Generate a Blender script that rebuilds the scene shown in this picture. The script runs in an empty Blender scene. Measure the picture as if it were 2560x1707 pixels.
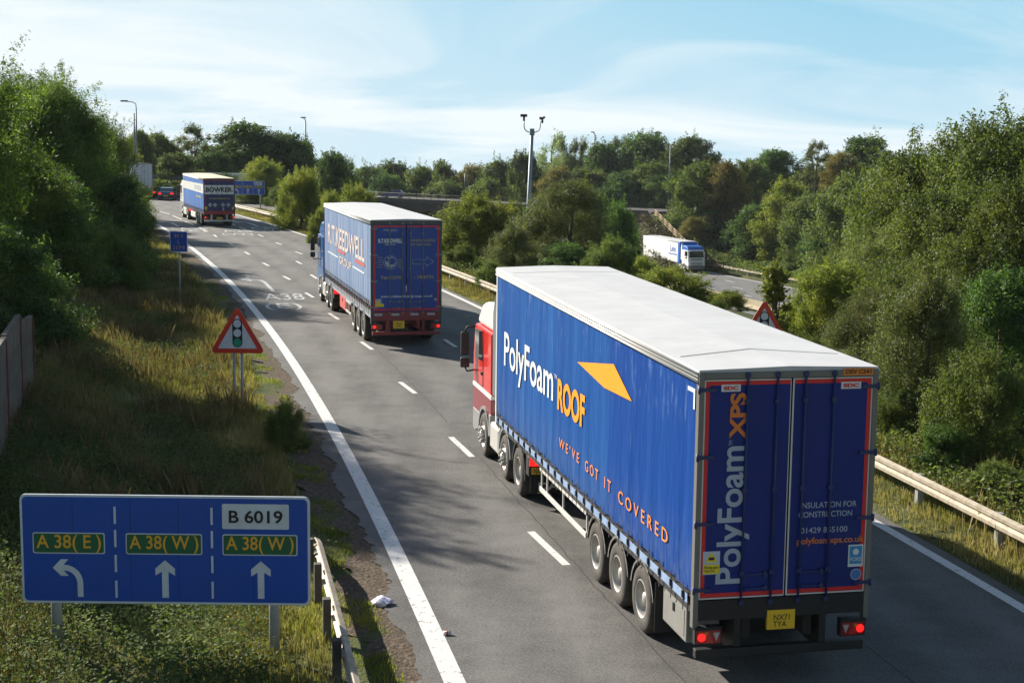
import bpy, bmesh, math, random
import numpy as np
from mathutils import Vector, Matrix
from math import sin, cos, pi, radians

S = bpy.context.scene
COL = S.collection
# ------------------------------------------------------------------ camera
F_PX, PITCH, ROLL, CAMH = 3696.5, 0.1353, 0.0122, 7.3474      # focal length for a 2560 px wide picture
cam_d = bpy.data.cameras.new('camera')
cam_d.sensor_width = 36.0
cam_d.lens = 36.0 * F_PX / 2560.0
cam_d.clip_start = 0.2
cam_d.clip_end = 9000
cam = bpy.data.objects.new('camera', cam_d)
COL.objects.link(cam)
fw = Vector((0, cos(PITCH), -sin(PITCH)))
r0 = Vector((1, 0, 0))
u0 = r0.cross(fw)
rt = r0 * cos(ROLL) + u0 * sin(ROLL)
up = -r0 * sin(ROLL) + u0 * cos(ROLL)
M3 = Matrix((rt, up, -fw)).transposed()
cam.matrix_world = Matrix.Translation((0, 0, CAMH)) @ M3.to_4x4()
S.camera = cam

# ------------------------------------------------------------------ world, sun, exposure
SUN_EL, SUN_AZ = radians(28), radians(-46.5)      # azimuth measured from +y towards +x
world = bpy.data.worlds.new('World')
S.world = world
world.use_nodes = True
wn, wl = world.node_tree.nodes, world.node_tree.links
bgn = wn['Background']
sky = wn.new('ShaderNodeTexSky')
sky.sky_type = 'NISHITA'
sky.sun_disc = False
sky.sun_elevation = SUN_EL
sky.sun_rotation = SUN_AZ
sky.altitude = 100
sky.air_density = 1.25
sky.dust_density = 0.6
sky.ozone_density = 1.6
bgn.inputs['Strength'].default_value = 0.05
tc = wn.new('ShaderNodeTexCoord')
sep = wn.new('ShaderNodeSeparateXYZ'); wl.new(tc.outputs['Generated'], sep.inputs[0])
# cloud layer seen in perspective: direction divided by its height
mz = wn.new('ShaderNodeMath'); mz.operation = 'ADD'; mz.inputs[1].default_value = 0.20; wl.new(sep.outputs['Z'], mz.inputs[0])
dx = wn.new('ShaderNodeMath'); dx.operation = 'DIVIDE'; wl.new(sep.outputs['X'], dx.inputs[0]); wl.new(mz.outputs[0], dx.inputs[1])
dy = wn.new('ShaderNodeMath'); dy.operation = 'DIVIDE'; wl.new(sep.outputs['Y'], dy.inputs[0]); wl.new(mz.outputs[0], dy.inputs[1])
cmb = wn.new('ShaderNodeCombineXYZ'); wl.new(dx.outputs[0], cmb.inputs[0]); wl.new(dy.outputs[0], cmb.inputs[1])
mp = wn.new('ShaderNodeMapping'); mp.inputs['Rotation'].default_value = (0, 0, radians(-24)); mp.inputs['Scale'].default_value = (0.75, 1.0, 1)
mp.inputs['Location'].default_value = (3.1, 1.7, 0)
wl.new(cmb.outputs[0], mp.inputs['Vector'])
n1 = wn.new('ShaderNodeTexNoise'); n1.inputs['Scale'].default_value = 0.95; n1.inputs['Detail'].default_value = 8; n1.inputs['Roughness'].default_value = 0.54; n1.inputs['Distortion'].default_value = 0.9
wl.new(mp.outputs[0], n1.inputs['Vector'])
cr = wn.new('ShaderNodeValToRGB'); cr.color_ramp.elements[0].position = 0.43; cr.color_ramp.elements[1].position = 0.76
wl.new(n1.outputs[0], cr.inputs[0])
# thin high cloud and haze on the sunward half of the sky, plain blue sky behind the viewer
def mrange(src, a0, a1, b0, b1, smooth=False):
    m_ = wn.new('ShaderNodeMapRange'); m_.inputs[1].default_value = a0; m_.inputs[2].default_value = a1; m_.inputs[3].default_value = b0; m_.inputs[4].default_value = b1
    if smooth: m_.interpolation_type = 'SMOOTHSTEP'
    wl.new(src, m_.inputs[0]); return m_.outputs[0]
def mth(op, x, y):
    m_ = wn.new('ShaderNodeMath'); m_.operation = op
    for i, q in enumerate((x, y)):
        if isinstance(q, (int, float)): m_.inputs[i].default_value = q
        else: wl.new(q, m_.inputs[i])
    return m_.outputs[0]
sx = mrange(sep.outputs['X'], 0.22, -0.34, 0.0, 0.46)
sz = mrange(sep.outputs['Z'], 0.12, 0.0, 0.0, 0.35)
cloudf = mth('MINIMUM', mth('ADD', mth('ADD', sx, sz), mth('MULTIPLY', cr.outputs[0], 0.85)), 1.0)
hz = wn.new('ShaderNodeMix'); hz.data_type = 'RGBA'; wl.new(cloudf, hz.inputs[0])
hz.inputs[6].default_value = (2.6, 5.9, 7.9, 1); hz.inputs[7].default_value = (8.6, 9.3, 9.6, 1)
mask = mth('MULTIPLY', mrange(sep.outputs['Y'], 0.15, 0.75, 0, 1, True), mrange(sep.outputs['Z'], 0.55, 0.22, 0, 1, True))
cm = wn.new('ShaderNodeMix'); cm.data_type = 'RGBA'
wl.new(mask, cm.inputs[0]); wl.new(sky.outputs[0], cm.inputs[6]); wl.new(hz.outputs[2], cm.inputs[7])
wl.new(cm.outputs[2], bgn.inputs['Color'])

sl = bpy.data.lights.new('sun', 'SUN')
sl.energy = 5.0
sl.angle = radians(0.5)
sl.color = (1.0, 0.93, 0.82)
sun = bpy.data.objects.new('sun', sl)
COL.objects.link(sun)
sdir = Vector((sin(SUN_AZ) * cos(SUN_EL), cos(SUN_AZ) * cos(SUN_EL), sin(SUN_EL)))
sun.rotation_euler = sdir.to_track_quat('Z', 'Y').to_euler()
sun.location = sdir * 100
S.view_settings.view_transform = 'Standard'
S.view_settings.look = 'None'
S.view_settings.exposure = 1.1
S.view_settings.gamma = 1
S.cycles.max_bounces = 6
S.cycles.transparent_max_bounces = 6

rng = np.random.default_rng(7)

# ------------------------------------------------------------------ helpers
def tag(o, label=None, cat=None, group=None, kind=None):
    if label: o['label'] = label
    if cat: o['category'] = cat
    if group: o['group'] = group
    if kind: o['kind'] = kind
    return o

def empty(name, loc, rz=0.0, **k):
    o = bpy.data.objects.new(name, None)
    COL.objects.link(o)
    o.location = loc
    o.rotation_euler = (0, 0, rz)
    o.empty_display_size = 0.3
    return tag(o, **k)

def link(name, me, mat=None, parent=None, **k):
    o = bpy.data.objects.new(name, me)
    COL.objects.link(o)
    if mat is not None and len(me.materials) == 0:
        for m in (mat if isinstance(mat, (list, tuple)) else [mat]):
            me.materials.append(m)
    if parent: o.parent = parent
    return tag(o, **k)

def npmesh(name, verts, faces, smooth=False, matidx=None):
    """verts (n,3); faces (m,k) array with a fixed k"""
    me = bpy.data.meshes.new(name)
    verts = np.asarray(verts, dtype=np.float32); faces = np.asarray(faces, dtype=np.int32)
    m, k = faces.shape
    me.vertices.add(len(verts)); me.vertices.foreach_set('co', verts.ravel())
    me.loops.add(m * k); me.loops.foreach_set('vertex_index', faces.ravel())
    me.polygons.add(m); me.polygons.foreach_set('loop_start', np.arange(0, m * k, k, dtype=np.int32))
    try: me.polygons.foreach_set('loop_total', np.full(m, k, dtype=np.int32))
    except Exception: pass
    if matidx is not None: me.polygons.foreach_set('material_index', np.asarray(matidx, dtype=np.int32))
    if smooth: me.polygons.foreach_set('use_smooth', np.ones(m, dtype=bool))
    me.update(calc_edges=True)
    return me

class MB:
    """collects shapes into one bmesh"""
    def __init__(s): s.bm = bmesh.new(); s.mi = 0
    def _new(s, vs, fs, smooth=False):
        V = [s.bm.verts.new(v) for v in vs]
        out = []
        for f in fs:
            try:
                g = s.bm.faces.new([V[i] for i in f]); g.material_index = s.mi; g.smooth = smooth; out.append(g)
            except ValueError: pass
        return V, out
    def box(s, x0, x1, y0, y1, z0, z1, bev=0.0):
        vs = [(x, y, z) for x in (x0, x1) for y in (y0, y1) for z in (z0, z1)]
        V, Fc = s._new(vs, [(0, 1, 3, 2), (4, 6, 7, 5), (0, 4, 5, 1), (2, 3, 7, 6), (0, 2, 6, 4), (1, 5, 7, 3)])
        if bev > 0:
            es = list({e for f in Fc for e in f.edges})
            r = bmesh.ops.bevel(s.bm, geom=es, offset=bev, segments=2, affect='EDGES', profile=0.5)
            for f in r['faces']: f.material_index = s.mi
        return s
    def prism(s, prof, x0, x1, axis='x', bev=0.0, prof1=None):
        """prof: list of 2-D points; axis x -> (y,z), y -> (x,z), z -> (x,y)"""
        def P(p, t):
            return {'x': (t, p[0], p[1]), 'y': (p[0], t, p[1]), 'z': (p[0], p[1], t)}[axis]
        n = len(prof); q = prof1 or prof
        V, Fc = s._new([P(p, x0) for p in prof] + [P(p, x1) for p in q],
                       [tuple(range(n)), tuple(range(2 * n - 1, n - 1, -1))] + [(i, (i + 1) % n, n + (i + 1) % n, n + i) for i in range(n)])
        if bev > 0:
            es = list({e for f in Fc for e in f.edges})
            r = bmesh.ops.bevel(s.bm, geom=es, offset=bev, segments=2, affect='EDGES', profile=0.5)
            for f in r['faces']: f.material_index = s.mi
        return s
    def tube(s, pts, r, n=8, r1=None, caps=True):
        pts = [Vector(p) for p in pts]; m = len(pts)
        rs = [r + ((r1 if r1 is not None else r) - r) * i / (m - 1) for i in range(m)]
        rings = []
        prev = None
        for i, p in enumerate(pts):
            d = (pts[min(i + 1, m - 1)] - pts[max(i - 1, 0)]).normalized()
            a = prev if prev is not None else (Vector((0, 0, 1)) if abs(d.z) < .9 else Vector((1, 0, 0)))
            a = (a - d * a.dot(d)).normalized(); prev = a
            b = d.cross(a)
            rings.append([s.bm.verts.new(p + (a * cos(2 * pi * k / n) + b * sin(2 * pi * k / n)) * rs[i]) for k in range(n)])
        for i in range(m - 1):
            for k in range(n):
                f = s.bm.faces.new([rings[i][k], rings[i][(k + 1) % n], rings[i + 1][(k + 1) % n], rings[i + 1][k]])
                f.smooth = True; f.material_index = s.mi
        if caps:
            for R in (rings[0], rings[-1]):
                f = s.bm.faces.new(R); f.material_index = s.mi
        return s
    def lathe(s, prof, c=(0, 0, 0), n=32, mis=None):
        """profile (x, r) revolved about the x axis through c"""
        rings = []
        for (x, r) in prof:
            rings.append([s.bm.verts.new((c[0] + x, c[1] + r * cos(2 * pi * k / n), c[2] + r * sin(2 * pi * k / n))) for k in range(n)])
        for i in range(len(prof) - 1):
            for k in range(n):
                f = s.bm.faces.new([rings[i][k], rings[i][(k + 1) % n], rings[i + 1][(k + 1) % n], rings[i + 1][k]])
                f.smooth = True; f.material_index = mis[i] if mis else s.mi
        return s
    def build(s, name, mat, parent=None, **k):
        bmesh.ops.recalc_face_normals(s.bm, faces=s.bm.faces)
        me = bpy.data.meshes.new(name); s.bm.to_mesh(me); s.bm.free()
        return link(name, me, mat, parent, **k)

# ------------------------------------------------------------------ materials
MATS = {}
def nodes(m):
    m.use_nodes = True
    return m.node_tree.nodes, m.node_tree.links, m.node_tree.nodes['Principled BSDF']

def paint(name, c, rough=0.45, metal=0.0, dirt=0.12, scale=3.0, dcol=None, bump=0.0, coat=0.0, streak=False, spec=0.5):
    """plain surface with uneven wear: base colour mixed with a dirt colour by noise"""
    if name in MATS: return MATS[name]
    m = bpy.data.materials.new(name); nn, ll, b = nodes(m)
    t = nn.new('ShaderNodeTexCoord'); mpn = nn.new('ShaderNodeMapping'); ll.new(t.outputs['Object'], mpn.inputs['Vector'])
    if streak: mpn.inputs['Scale'].default_value = (1, 1, 0.15)
    n = nn.new('ShaderNodeTexNoise'); n.inputs['Scale'].default_value = scale; n.inputs['Detail'].default_value = 6; n.inputs['Roughness'].default_value = 0.65
    ll.new(mpn.outputs[0], n.inputs['Vector'])
    r = nn.new('ShaderNodeValToRGB'); r.color_ramp.elements[0].position = 0.35; r.color_ramp.elements[1].position = 0.75
    ll.new(n.outputs[0], r.inputs[0])
    mul = nn.new('ShaderNodeMath'); mul.operation = 'MULTIPLY'; mul.inputs[1].default_value = dirt; ll.new(r.outputs[0], mul.inputs[0])
    mix = nn.new('ShaderNodeMix'); mix.data_type = 'RGBA'; ll.new(mul.outputs[0], mix.inputs[0])
    mix.inputs[6].default_value = (*c, 1); mix.inputs[7].default_value = (*(dcol or (0.12, 0.10, 0.08)), 1)
    ll.new(mix.outputs[2], b.inputs['Base Color'])
    rr = nn.new('ShaderNodeMapRange'); rr.inputs[3].default_value = max(0.02, rough - 0.08); rr.inputs[4].default_value = min(1, rough + 0.15)
    ll.new(n.outputs[0], rr.inputs[0]); ll.new(rr.outputs[0], b.inputs['Roughness'])
    b.inputs['Metallic'].default_value = metal
    b.inputs['Specular IOR Level'].default_value = spec
    if coat: b.inputs['Coat Weight'].default_value = coat; b.inputs['Coat Roughness'].default_value = 0.08
    if bump:
        bp = nn.new('ShaderNodeBump'); bp.inputs['Strength'].default_value = bump; bp.inputs['Distance'].default_value = 0.02
        ll.new(n.outputs[0], bp.inputs['Height']); ll.new(bp.outputs[0], b.inputs['Normal'])
    MATS[name] = m
    return m

def glow(name, c, e):
    m = bpy.data.materials.new(name); nn, ll, b = nodes(m)
    b.inputs['Base Color'].default_value = (*c, 1); b.inputs['Roughness'].default_value = 0.25
    b.inputs['Emission Color'].default_value = (*c, 1); b.inputs['Emission Strength'].default_value = e
    return m

def glassy(name, c):
    m = bpy.data.materials.new(name); nn, ll, b = nodes(m)
    b.inputs['Base Color'].default_value = (*c, 1); b.inputs['Roughness'].default_value = 0.05; b.inputs['Specular IOR Level'].default_value = 0.8
    return m

def leafmat(name, stops, hue=0.0, trans=0.3, rough=0.6, spec=0.2):
    m = bpy.data.materials.new(name); nn, ll, b = nodes(m)
    g = nn.new('ShaderNodeNewGeometry')
    t = nn.new('ShaderNodeTexCoord')
    n = nn.new('ShaderNodeTexNoise'); n.inputs['Scale'].default_value = 0.55; n.inputs['Detail'].default_value = 3
    oi = nn.new('ShaderNodeObjectInfo')
    sc = nn.new('ShaderNodeVectorMath'); sc.operation = 'ADD'
    ll.new(t.outputs['Object'], sc.inputs[0]); ll.new(oi.outputs['Location'], sc.inputs[1]); ll.new(sc.outputs[0], n.inputs['Vector'])
    a = nn.new('ShaderNodeMath'); a.operation = 'MULTIPLY_ADD'; a.inputs[1].default_value = 1.7; a.inputs[2].default_value = -0.62
    ll.new(n.outputs[0], a.inputs[0])
    a2 = nn.new('ShaderNodeMath'); a2.operation = 'MULTIPLY_ADD'; a2.inputs[1].default_value = 0.55
    ll.new(g.outputs['Random Per Island'], a2.inputs[0]); ll.new(a.outputs[0], a2.inputs[2])
    r = nn.new('ShaderNodeValToRGB'); els = r.color_ramp.elements
    els[0].position = 0.0; els[0].color = (*stops[0], 1); els[1].position = 1.0; els[1].color = (*stops[-1], 1)
    for i, s_ in enumerate(stops[1:-1]):
        e = els.new((i + 1) / (len(stops) - 1)); e.color = (*s_, 1)
    ll.new(a2.outputs[0], r.inputs[0])
    hs = nn.new('ShaderNodeHueSaturation')
    hv = nn.new('ShaderNodeMapRange'); hv.inputs[3].default_value = 0.488; hv.inputs[4].default_value = 0.506; ll.new(oi.outputs['Random'], hv.inputs[0]); ll.new(hv.outputs[0], hs.inputs['Hue'])
    vv = nn.new('ShaderNodeMapRange'); vv.inputs[3].default_value = 0.8; vv.inputs[4].default_value = 1.2; ll.new(oi.outputs['Random'], vv.inputs[0]); ll.new(vv.outputs[0], hs.inputs['Value'])
    ll.new(r.outputs[0], hs.inputs['Color'])
    ll.new(hs.outputs[0], b.inputs['Base Color'])
    b.inputs['Roughness'].default_value = rough; b.inputs['Specular IOR Level'].default_value = spec
    tr = nn.new('ShaderNodeBsdfTranslucent')
    tcx = nn.new('ShaderNodeMix'); tcx.data_type = 'RGBA'; tcx.blend_type = 'MULTIPLY'; tcx.inputs[0].default_value = 1
    ll.new(hs.outputs[0], tcx.inputs[6]); tcx.inputs[7].default_value = (1.15, 1.3, 0.55, 1); ll.new(tcx.outputs[2], tr.inputs['Color'])
    ms = nn.new('ShaderNodeMixShader'); ms.inputs[0].default_value = trans
    out = nn['Material Output']
    ll.new(b.outputs[0], ms.inputs[1]); ll.new(tr.outputs[0], ms.inputs[2]); ll.new(ms.outputs[0], out.inputs['Surface'])
    return m

def asphalt(name, c0, c1, track=None):
    """worn tarmac: coarse stone, blotches, long streaks and polished wheel tracks; track = (a, b, c, period) of the lane curve x = a y^2 + b y + c"""
    m = bpy.data.materials.new(name); nn, ll, b = nodes(m)
    t = nn.new('ShaderNodeTexCoord')
    def noise(sc, det, rough, vec):
        q = nn.new('ShaderNodeTexNoise'); q.inputs['Scale'].default_value = sc; q.inputs['Detail'].default_value = det; q.inputs['Roughness'].default_value = rough; ll.new(vec, q.inputs['Vector']); return q.outputs[0]
    def mt(op, x, y, z=None):
        q = nn.new('ShaderNodeMath'); q.operation = op
        for i, w in enumerate((x, y, z)):
            if w is None: continue
            if isinstance(w, (int, float)): q.inputs[i].default_value = w
            else: ll.new(w, q.inputs[i])
        return q.outputs[0]
    O = t.outputs['Object']
    big = noise(.35, 5, .6, O)
    mpn = nn.new('ShaderNodeMapping'); mpn.inputs['Rotation'].default_value = (0, 0, radians(-13)); mpn.inputs['Scale'].default_value = (1.0, 0.05, 1); ll.new(O, mpn.inputs['Vector'])
    lane = noise(.9, 3, .5, mpn.outputs[0]); fine = noise(22, 6, .9, O); speck = noise(70, 2, .8, O); stain = noise(1.6, 7, .72, O)
    s_ = mt('ADD', big, lane)
    s_ = mt('MULTIPLY_ADD', mt('SUBTRACT', fine, .5), 4.2, s_)
    s_ = mt('MULTIPLY_ADD', mt('SUBTRACT', speck, .5), 2.6, s_)
    s_ = mt('MULTIPLY_ADD', mt('SUBTRACT', stain, .5), 1.1, s_)
    if track:
        sp = nn.new('ShaderNodeSeparateXYZ'); ll.new(O, sp.inputs[0])
        cur = mt('MULTIPLY_ADD', mt('MULTIPLY_ADD', sp.outputs['Y'], track[0], track[1]), sp.outputs['Y'], track[2])
        lat = mt('SUBTRACT', sp.outputs['X'], cur)
        wv = mt('COSINE', mt('MULTIPLY', lat, 2 * pi / track[3]), 0.0)
        s_ = mt('MULTIPLY_ADD', wv, .13, s_)
    mr = nn.new('ShaderNodeMapRange'); mr.inputs[1].default_value = 0.45; mr.inputs[2].default_value = 1.55; ll.new(s_, mr.inputs[0])
    mix = nn.new('ShaderNodeMix'); mix.data_type = 'RGBA'; ll.new(mr.outputs[0], mix.inputs[0]); mix.inputs[6].default_value = (*c0, 1); mix.inputs[7].default_value = (*c1, 1)
    ll.new(mix.outputs[2], b.inputs['Base Color'])
    b.inputs['Roughness'].default_value = 0.8
    b.inputs['Specular IOR Level'].default_value = 0.25
    bp = nn.new('ShaderNodeBump'); bp.inputs['Strength'].default_value = 0.6; bp.inputs['Distance'].default_value = 0.008
    ll.new(fine, bp.inputs['Height']); ll.new(bp.outputs[0], b.inputs['Normal'])
    return m

def wornpaint(name, c, under, wear=0.35):
    m = bpy.data.materials.new(name); nn, ll, b = nodes(m)
    t = nn.new('ShaderNodeTexCoord')
    n = nn.new('ShaderNodeTexNoise'); n.inputs['Scale'].default_value = 7; n.inputs['Detail'].default_value = 8; n.inputs['Roughness'].default_value = 0.75; ll.new(t.outputs['Object'], n.inputs['Vector'])
    r = nn.new('ShaderNodeValToRGB'); r.color_ramp.elements[0].position = wear; r.color_ramp.elements[0].color = (*under, 1)
    r.color_ramp.elements[1].position = wear + 0.06; r.color_ramp.elements[1].color = (*c, 1)
    ll.new(n.outputs[0], r.inputs[0]); ll.new(r.outputs[0], b.inputs['Base Color']); b.inputs['Roughness'].default_value = 0.6
    return m

def ground_mat(name, cols, scale=2.0):
    m = bpy.data.materials.new(name); nn, ll, b = nodes(m)
    t = nn.new('ShaderNodeTexCoord')
    n = nn.new('ShaderNodeTexNoise'); n.inputs['Scale'].default_value = scale; n.inputs['Detail'].default_value = 10; n.inputs['Roughness'].default_value = 0.72; ll.new(t.outputs['Object'], n.inputs['Vector'])
    r = nn.new('ShaderNodeValToRGB'); els = r.color_ramp.elements
    els[0].position = 0.28; els[0].color = (*cols[0], 1); els[1].position = 0.74; els[1].color = (*cols[-1], 1)
    for i, c in enumerate(cols[1:-1]):
        e = els.new(0.28 + 0.46 * (i + 1) / (len(cols) - 1)); e.color = (*c, 1)
    ll.new(n.outputs[0], r.inputs[0]); ll.new(r.outputs[0], b.inputs['Base Color']); b.inputs['Roughness'].default_value = 0.95
    b.inputs['Specular IOR Level'].default_value = 0.1
    n2 = nn.new('ShaderNodeTexNoise'); n2.inputs['Scale'].default_value = 14; n2.inputs['Detail'].default_value = 6; ll.new(t.outputs['Object'], n2.inputs['Vector'])
    bp = nn.new('ShaderNodeBump'); bp.inputs['Strength'].default_value = 0.9; bp.inputs['Distance'].default_value = 0.06
    ll.new(n2.outputs[0], bp.inputs['Height']); ll.new(bp.outputs[0], b.inputs['Normal'])
    return m

def curtain_mat(name, c, fade, deep=None, ribs=0.62, wob=0.5, deep_s=4.35, rough=0.42):
    """taut PVC curtain: sun-faded vertical bands, welded seams and slack ripples. y runs along the trailer"""
    m = bpy.data.materials.new(name); nn, ll, b = nodes(m)
    t = nn.new('ShaderNodeTexCoord')
    sp = nn.new('ShaderNodeSeparateXYZ'); ll.new(t.outputs['Object'], sp.inputs[0])
    mpn = nn.new('ShaderNodeMapping'); mpn.inputs['Scale'].default_value = (1, 1.0, 0.14); ll.new(t.outputs['Object'], mpn.inputs['Vector'])
    n = nn.new('ShaderNodeTexNoise'); n.inputs['Scale'].default_value = 1.7; n.inputs['Detail'].default_value = 8; n.inputs['Roughness'].default_value = 0.68; ll.new(mpn.outputs[0], n.inputs['Vector'])
    # stepped bands
    st = nn.new('ShaderNodeMath'); st.operation = 'DIVIDE'; st.inputs[1].default_value = ribs; ll.new(sp.outputs['Y'], st.inputs[0])
    fl = nn.new('ShaderNodeMath'); fl.operation = 'FLOOR'; ll.new(st.outputs[0], fl.inputs[0])
    wnz = nn.new('ShaderNodeTexWhiteNoise'); wnz.noise_dimensions = '1D'; ll.new(fl.outputs[0], wnz.inputs['W'])
    a = nn.new('ShaderNodeMath'); a.operation = 'MULTIPLY_ADD'; a.inputs[1].default_value = 0.22; ll.new(wnz.outputs[0], a.inputs[0]); ll.new(n.outputs[0], a.inputs[2])
    mr = nn.new('ShaderNodeMapRange'); mr.inputs[1].default_value = 0.35; mr.inputs[2].default_value = 1.05; ll.new(a.outputs[0], mr.inputs[0])
    mix = nn.new('ShaderNodeMix'); mix.data_type = 'RGBA'; ll.new(mr.outputs[0], mix.inputs[0]); mix.inputs[6].default_value = (*c, 1); mix.inputs[7].default_value = (*fade, 1)
    last = mix.outputs[2]
    if deep:
        lt = nn.new('ShaderNodeMath'); lt.operation = 'LESS_THAN'; lt.inputs[1].default_value = deep_s; ll.new(sp.outputs['Y'], lt.inputs[0])
        md = nn.new('ShaderNodeMix'); md.data_type = 'RGBA'; ll.new(last, md.inputs[6]); md.inputs[7].default_value = (*deep, 1)
        ms = nn.new('ShaderNodeMath'); ms.operation = 'MULTIPLY'; ms.inputs[1].default_value = 0.72; ll.new(lt.outputs[0], ms.inputs[0]); ll.new(ms.outputs[0], md.inputs[0])
        last = md.outputs[2]
    # rubbed whitish scuffs near the top edge
    mpt = nn.new('ShaderNodeMapping'); mpt.inputs['Scale'].default_value = (1, 2.2, 0.5); ll.new(t.outputs['Object'], mpt.inputs['Vector'])
    nt = nn.new('ShaderNodeTexNoise'); nt.inputs['Scale'].default_value = 3.0; nt.inputs['Detail'].default_value = 9; nt.inputs['Roughness'].default_value = 0.7; ll.new(mpt.outputs[0], nt.inputs['Vector'])
    rt_ = nn.new('ShaderNodeValToRGB'); rt_.color_ramp.elements[0].position = 0.56; rt_.color_ramp.elements[1].position = 0.78; ll.new(nt.outputs[0], rt_.inputs[0])
    zt = nn.new('ShaderNodeMapRange'); zt.inputs[1].default_value = 3.3; zt.inputs[2].default_value = 4.3; zt.inputs[3].default_value = 0.12; zt.inputs[4].default_value = 0.75; ll.new(sp.outputs['Z'], zt.inputs[0])
    mm = nn.new('ShaderNodeMath'); mm.operation = 'MULTIPLY'; ll.new(rt_.outputs[0], mm.inputs[0]); ll.new(zt.outputs[0], mm.inputs[1])
    mt = nn.new('ShaderNodeMix'); mt.data_type = 'RGBA'; ll.new(mm.outputs[0], mt.inputs[0]); ll.new(last, mt.inputs[6]); mt.inputs[7].default_value = (0.30, 0.42, 0.60, 1)
    ng = nn.new('ShaderNodeTexNoise'); ng.inputs['Scale'].default_value = 4.0; ng.inputs['Detail'].default_value = 8; ng.inputs['Roughness'].default_value = 0.75; ll.new(mpt.outputs[0], ng.inputs['Vector'])
    rg2 = nn.new('ShaderNodeMapRange'); rg2.inputs[1].default_value = 0.42; rg2.inputs[2].default_value = 0.72; ll.new(ng.outputs[0], rg2.inputs[0])
    zg = nn.new('ShaderNodeMapRange'); zg.inputs[1].default_value = 2.3; zg.inputs[2].default_value = 1.3; zg.inputs[3].default_value = 0.0; zg.inputs[4].default_value = 0.6; ll.new(sp.outputs['Z'], zg.inputs[0])
    mg = nn.new('ShaderNodeMath'); mg.operation = 'MULTIPLY'; ll.new(rg2.outputs[0], mg.inputs[0]); ll.new(zg.outputs[0], mg.inputs[1])
    mgm = nn.new('ShaderNodeMix'); mgm.data_type = 'RGBA'; ll.new(mg.outputs[0], mgm.inputs[0]); ll.new(mt.outputs[2], mgm.inputs[6]); mgm.inputs[7].default_value = (0.13, 0.15, 0.20, 1)
    ll.new(mgm.outputs[2], b.inputs['Base Color'])
    b.inputs['Roughness'].default_value = rough + 0.12; b.inputs['Specular IOR Level'].default_value = 0.1
    # relief: seams + slack
    si = nn.new('ShaderNodeMath'); si.operation = 'MULTIPLY'; si.inputs[1].default_value = 2 * pi / ribs; ll.new(sp.outputs['Y'], si.inputs[0])
    sn = nn.new('ShaderNodeMath'); sn.operation = 'SINE'; ll.new(si.outputs[0], sn.inputs[0])
    mpw = nn.new('ShaderNodeMapping'); mpw.inputs['Scale'].default_value = (1, 1.6, 0.35); ll.new(t.outputs['Object'], mpw.inputs['Vector'])
    nw = nn.new('ShaderNodeTexNoise'); nw.inputs['Scale'].default_value = 1.6; nw.inputs['Detail'].default_value = 4; ll.new(mpw.outputs[0], nw.inputs['Vector'])
    h = nn.new('ShaderNodeMath'); h.operation = 'MULTIPLY_ADD'; h.inputs[1].default_value = 0.12; ll.new(sn.outputs[0], h.inputs[0])
    h2 = nn.new('ShaderNodeMath'); h2.operation = 'MULTIPLY'; h2.inputs[1].default_value = 2.0; ll.new(nw.outputs[0], h2.inputs[0]); ll.new(h2.outputs[0], h.inputs[2])
    bp = nn.new('ShaderNodeBump'); bp.inputs['Strength'].default_value = wob; bp.inputs['Distance'].default_value = 0.05
    ll.new(h.outputs[0], bp.inputs['Height']); ll.new(bp.outputs[0], b.inputs['Normal'])
    return m

M_ASPH = asphalt('slip_road_asphalt', (0.055, 0.053, 0.050), (0.180, 0.172, 0.160), (-.00075, -.172, 3.6, 1.66))
M_ASPH2 = asphalt('main_road_asphalt', (0.10, 0.10, 0.10), (0.19, 0.185, 0.18))
M_LINE = wornpaint('road_line_white', (0.60, 0.59, 0.56), (0.16, 0.15, 0.14), 0.375)
M_LINE2 = wornpaint('faded_lettering_white', (0.46, 0.46, 0.45), (0.13, 0.125, 0.12), 0.43)
M_GROUND = ground_mat('verge_soil_and_grass', [(0.040, 0.045, 0.020), (0.065, 0.080, 0.030), (0.105, 0.110, 0.045), (0.14, 0.12, 0.065)], 0.9)
M_GRAVEL = ground_mat('brown_gravel', [(0.045, 0.036, 0.027), (0.10, 0.078, 0.056), (0.21, 0.165, 0.125)], 11.0)
M_GALV = paint('galvanised_steel', (0.34, 0.35, 0.35), 0.5, 0.3, 0.3, 5, (0.2, 0.18, 0.15))
M_RAIL = paint('weathered_rail_steel', (0.42, 0.37, 0.28), 0.6, 0.1, 0.85, 5, (0.16, 0.115, 0.07), 0.25)
M_POST = paint('dark_timber_post', (0.07, 0.06, 0.05), 0.8, 0, 0.3, 6)
M_SIGNBLUE = paint('sign_blue', (0.006, 0.070, 0.42), 0.4, 0, 0.35, 1.1, (0.012, 0.05, 0.22))
M_SIGNWHITE = paint('sign_white', (0.62, 0.66, 0.72), 0.45, 0, 0.4, 2.5, (0.3, 0.32, 0.3))
M_SIGNGREEN = paint('sign_green', (0.008, 0.11, 0.045), 0.45, 0, 0.08, 3)
M_SIGNYEL = paint('sign_yellow', (0.78, 0.40, 0.03), 0.45, 0, 0.05, 3)
M_SIGNBLACK = paint('sign_black', (0.008, 0.008, 0.01), 0.45, 0, 0.05, 3)
M_SIGNRED = paint('sign_red', (0.62, 0.035, 0.012), 0.4, 0, 0.10, 3, (0.3, 0.05, 0.02))
M_SIGNBACK = paint('sign_back_grey', (0.25, 0.26, 0.26), 0.5, 0.3, 0.2, 3)
M_BLACK = paint('black_plastic', (0.008, 0.008, 0.009), 0.6, 0, 0.12, 6, (0.07, 0.06, 0.05))
M_CHASSIS = paint('chassis_black', (0.012, 0.012, 0.013), 0.7, 0, 0.25, 5, (0.08, 0.065, 0.05))
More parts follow.
